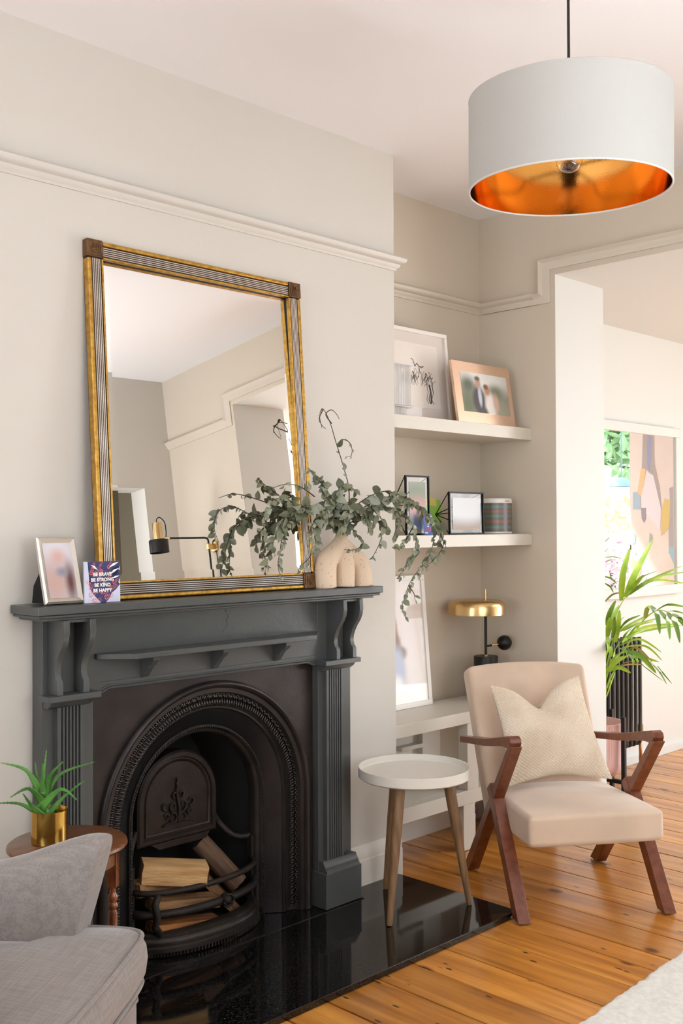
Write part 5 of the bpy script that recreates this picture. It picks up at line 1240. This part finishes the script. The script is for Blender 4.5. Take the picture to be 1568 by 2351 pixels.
PC = Vector((4.565, 2.80, 0))
st = thing('plant_stand', 'black square legged plant stand on the far room floorboards', 'plant stand', PC)
for k in range(4):
    a = PI/2*k; obj('leg', MB().box(.150, .170, -.009, .009, .002, .42, Matrix.Rotation(a, 4, 'Z')), blk2, st, bevel=.001)
for k in range(2): obj('cross_bar', MB().box(-.15, .15, -.009, .009, .095+.0*k, .113, Matrix.Rotation(PI/2*k, 4, 'Z')), blk2, st)
pot = thing('plant_pot', 'pale pink ribbed plant pot held in the black stand', 'pot', PC+Vector((0, 0, .1135)))
pk = mat('pink_ceramic', 'dcb4ae', .5); mb = MB(); n_ = 180; rings = []
for r, z, rib in ((.02, 0, 0), (.09, .002, 0), (.118, .020, 0), (.130, .048, 0), (.134, .072, 0), (.134, .075, 1), (.136, .262, 1), (.137, .264, 0), (.137, .270, 0), (.130, .270, 0), (.127, .22, 0), (.01, .215, 0)):
    rings.append([mb.b.verts.new(((r-(.0022 if (rib and k % 3 == 0) else 0))*math.cos(2*PI*k/n_), (r-(.0022 if (rib and k % 3 == 0) else 0))*math.sin(2*PI*k/n_), z)) for k in range(n_)])
for A, B in zip(rings, rings[1:]):
    for k in range(n_): mb.b.faces.new([A[k], A[(k+1) % n_], B[(k+1) % n_], B[k]])
mb.b.faces.new(rings[0]); mb.b.faces.new(rings[-1]); obj('pot', mb, pk, pot, smooth='auto')
pm = thing('palm', 'tall potted palm with arching yellow green leaflets before the radiator', 'plant', PC+Vector((0, 0, .335)))
PO = PC+Vector((0, 0, .335))
palm_m = [mat('palm_leaf', 'b4d44c', .45, col2='8cb838', scale=12, random_amt=.2), mat('palm_leaf_dark', '86b045', .45, col2='66963c', scale=12, random_amt=.2), mat('palm_leaf_dry', 'b08a5a', .6, col2='8a9a58', scale=12)]
for m_ in palm_m[:2]:
    bb = m_.node_tree.nodes['Principled BSDF']; bb.inputs['Subsurface Weight'].default_value = 0
def q(p, y): return on(1368+p[0]/6.355, 1230+p[1]/6.355, 'y', y)-PO
fronds = [
 ([(160,1900),(240,1560),(300,1150),(430,890)], (2.78, 2.62), [((370,950),(395,560),(500,170),72,0),((430,900),(570,560),(832,55),78,0),((455,880),(600,680),(700,570),50,0),((480,860),(720,690),(1255,440),48,1),((520,830),(800,640),(1320,525),36,0),((560,810),(850,650),(1330,700),32,0),((590,720),(700,590),(900,515),12,1),((160,1490),(215,1250),(340,1010),72,0),((150,1310),(200,1130),(290,940),55,1),((285,1560),(325,1300),(345,1080),60,0),((240,1500),(265,1350),(270,1180),50,1)]),
 ([(160,1990),(430,1640),(620,1330),(740,1190),(900,1090),(1060,1120),(1250,1250)], (2.76, 2.55), [((720,1210),(745,1080),(800,1030),60,0),((800,1025),(890,1150),(935,1440),56,1),((930,1095),(1045,1250),(1080,1520),48,1),((1040,1120),(1165,1300),(1226,1570),55,1),((1120,1140),(1220,1210),(1330,1370),55,1),((890,1085),(1060,1005),(1330,1045),30,1),((1000,1110),(1150,1100),(1340,1150),20,1)]),
 ([(160,1700),(260,1480),(345,1380),(480,1300)], (2.78, 2.66), [((340,1395),(520,1290),(830,1125),42,0),((350,1360),(460,1240),(650,1158),30,1),((400,1385),(600,1290),(965,1190),26,0),((380,1545),(700,1350),(1160,1290),60,0),((400,1530),(650,1400),(1270,1305),36,1),((450,1500),(600,1320),(850,1250),22,0),((300,1330),(350,1240),(415,1185),10,1),((360,1560),(430,1440),(520,1350),24,1)]),
 ([(160,2050),(240,1800),(420,1700),(600,1720),(830,1870)], (2.76, 2.56), [((160,1480),(195,1600),(232,1770),62,0),((345,1555),(300,1650),(250,1770),62,0),((350,1600),(640,1510),(965,1705),26,0),((380,1630),(720,1610),(970,1825),24,0),((430,1690),(650,1750),(882,2010),64,1),((350,1640),(435,1680),(462,1785),30,1),((480,1730),(540,1800),(548,1905),34,0),((550,1740),(595,1790),(625,1850),40,0),((610,1700),(740,1780),(925,1845),26,0),((440,1690),(600,1640),(830,1850),30,2),((830,1880),(930,1990),(1035,2170),18,1),((900,1900),(1000,2030),(1110,2160),14,1),((640,1860),(800,1980),(980,2120),10,1)]),
 ([(150,2250),(210,2060),(300,1940)], (2.78, 2.68), [((160,1985),(300,1830),(460,1755),62,0),((190,1975),(340,1920),(512,2005),52,0),((300,1950),(450,1880),(700,1880),20,2),((150,2260),(215,2080),(265,1990),16,0),((150,2370),(230,2130),(285,1990),16,0),((290,1945),(460,1840),(640,1860),16,2)]),
 ([(60,1500),(100,900),(140,600)], (2.85, 2.8), [((120,590),(230,630),(305,705),22,1),((120,690),(210,745),(258,835),20,1),((120,975),(240,860),(362,830),22,2),((120,322),(250,308),(375,332),9,1),((120,390),(220,350),(315,342),9,1),((120,100),(160,60),(205,20),8,1),((130,240),(155,210),(185,180),8,1)]),
]
random.seed(6)
for rac, (ya, yb), lfs in fronds:
    n_ = len(rac); R3 = [Vector((0, 0, 0))]+[q(p, ya+(yb-ya)*i/(n_-1)) for i, p in enumerate(rac)]
    S_ = spline(R3, 6); fr_ = obj('frond_stem', MB().tube(S_, [.0055*(1-.75*i/len(S_)) for i in range(len(S_))], 6), palm_m[0], pm, smooth=True)
    for a, m_, b_, wd, mi in lfs:
        da = random.uniform(-.03, .03); P3 = spline([q(a, (ya+yb)/2), q(m_, yb+da), q(b_, yb-.03+da*2)], 6); mb = MB(); rows = []; k_ = len(P3)
        for i, p in enumerate(P3):
            t = i/(k_-1); tan = (P3[min(i+1, k_-1)]-P3[max(i-1, 0)]).normalized(); sd = tan.cross(Fw+Vector((0, 0, .3))).normalized()
            w_ = wd/6.355/2/370*(math.sin(PI*min(1, .12+t*.88))**.7)*1.05+.0003
            rows.append([mb.b.verts.new(p-sd*w_), mb.b.verts.new(p+sd.cross(tan)*w_*.35), mb.b.verts.new(p+sd*w_)])
        for A, B in zip(rows, rows[1:]):
            for k in range(2): mb.b.faces.new([A[k], A[k+1], B[k+1], B[k]])
        obj('leaflet', mb, palm_m[mi], fr_, smooth=True, fixn=False)

# ---------------------------------------------------------------- garden beyond the glazed doors (seen in the far mirror)
gr = obj('patio', MB().box(GX+.15, 18, -10, 8, -.12, -.06), mat('pale_paving', 'd8d2c8', .9, noise_amt=.15, scale=3)); gr['kind'] = 'structure'
fence = thing('trellis_fence', 'pale timber trellis fence at the end of the garden', 'fence', (12.5, 0, 0))
for k in range(24): obj('batten', MB().box(0, .03, -5+k*.4, -5+k*.4+.05, 0, 1.75), mat('pale_timber', 'cdb98a', .8), fence)
for k in range(6): obj('rail', MB().box(-.02, 0, -5, 5, .15+k*.3, .19+k*.3), MATS['pale_timber'], fence)
def shrub(name, label, c, r, n, mats, ls, seedv, trunk=True):
    random.seed(seedv); t = thing(name, label, 'plant', (c[0], c[1], -.06))
    if trunk: obj('trunk', MB().tube([(0, 0, 0), (.05, .02, c[2]*.6), (0, 0, c[2])], [.05, .04, .02], 8), mat('bark', '4a3527'), t, smooth=True)
    mb = MB()
    for k in range(n):
        v = Vector((random.gauss(0, 1), random.gauss(0, 1), random.gauss(0, 1))).normalized()*random.uniform(.55, 1)
        p = Vector((v.x*r[0], v.y*r[1], c[2]+v.z*r[2]+.06)); d = Vector((random.gauss(0, 1), random.gauss(0, 1), random.gauss(0, .7))).normalized(); s_ = d.cross(Vector((random.gauss(0, 1), random.gauss(0, 1), 1))).normalized()
        l_ = ls*random.uniform(.7, 1.3); mb.b.faces.new([mb.b.verts.new(x) for x in (p, p+d*l_*.5+s_*l_*.2, p+d*l_, p+d*l_*.5-s_*l_*.2)])
    o = obj('foliage', mb, mats, t, fixn=False); o['kind'] = 'stuff'; return t
shrub('garden_tree', 'leafy green garden tree reflected at the top of the far mirror', (11.0, .15, 2.55), (1.0, 1.1, .62), 2600, mat('garden_green', '5f9a5a', .6, col2='9cc890', scale=3), .22, 1)
shrub('flowering_shrub', 'pink flowering garden shrub reflected low in the far mirror', (9.6, .40, .95), (.35, .7, .3), 900, mat('pink_flower', 'd6b0c0', .7, col2='e8d0d8', scale=5), .09, 2)
shrub('pale_shrub', 'pale yellow green bush in front of the trellis fence', (11.5, -.3, 1.2), (.4, 1.6, .45), 1200, mat('pale_green', 'c9d3a0', .7, col2='e4d9a0', scale=5), .12, 3)
yb_, zb_ = refl_pt(1427, 1110, 8.7)
gl = thing('garden_lantern', 'blue grey dome lantern hanging outside, reflected in the far mirror', 'lamp', (8.7, yb_, 2.31))
obj('rod', MB().tube([(0, 0, 0), (0, 0, zb_-2.31+.05)], .006, 8), mat('lantern_blue', '5f8592', .4), gl); obj('dome', MB().lathe([(.001, zb_-2.31+.06), (.05, zb_-2.31+.045), (.10, zb_-2.31+.01), (.125, zb_-2.31-.03)], 32, cap0=False, cap1=False), MATS['lantern_blue'], gl, smooth=True)
pg = struct('trim_pergola', MB().box(8.65, 8.75, -2, 3, 2.31, 2.37), white_m)
# posts of the pergola
struct('trim_pergola_post', MB().box(8.65, 8.75, -2, -1.9, -.06, 2.31), white_m); struct('trim_pergola_post_right', MB().box(8.65, 8.75, 2.9, 3.0, -.06, 2.31), white_m)
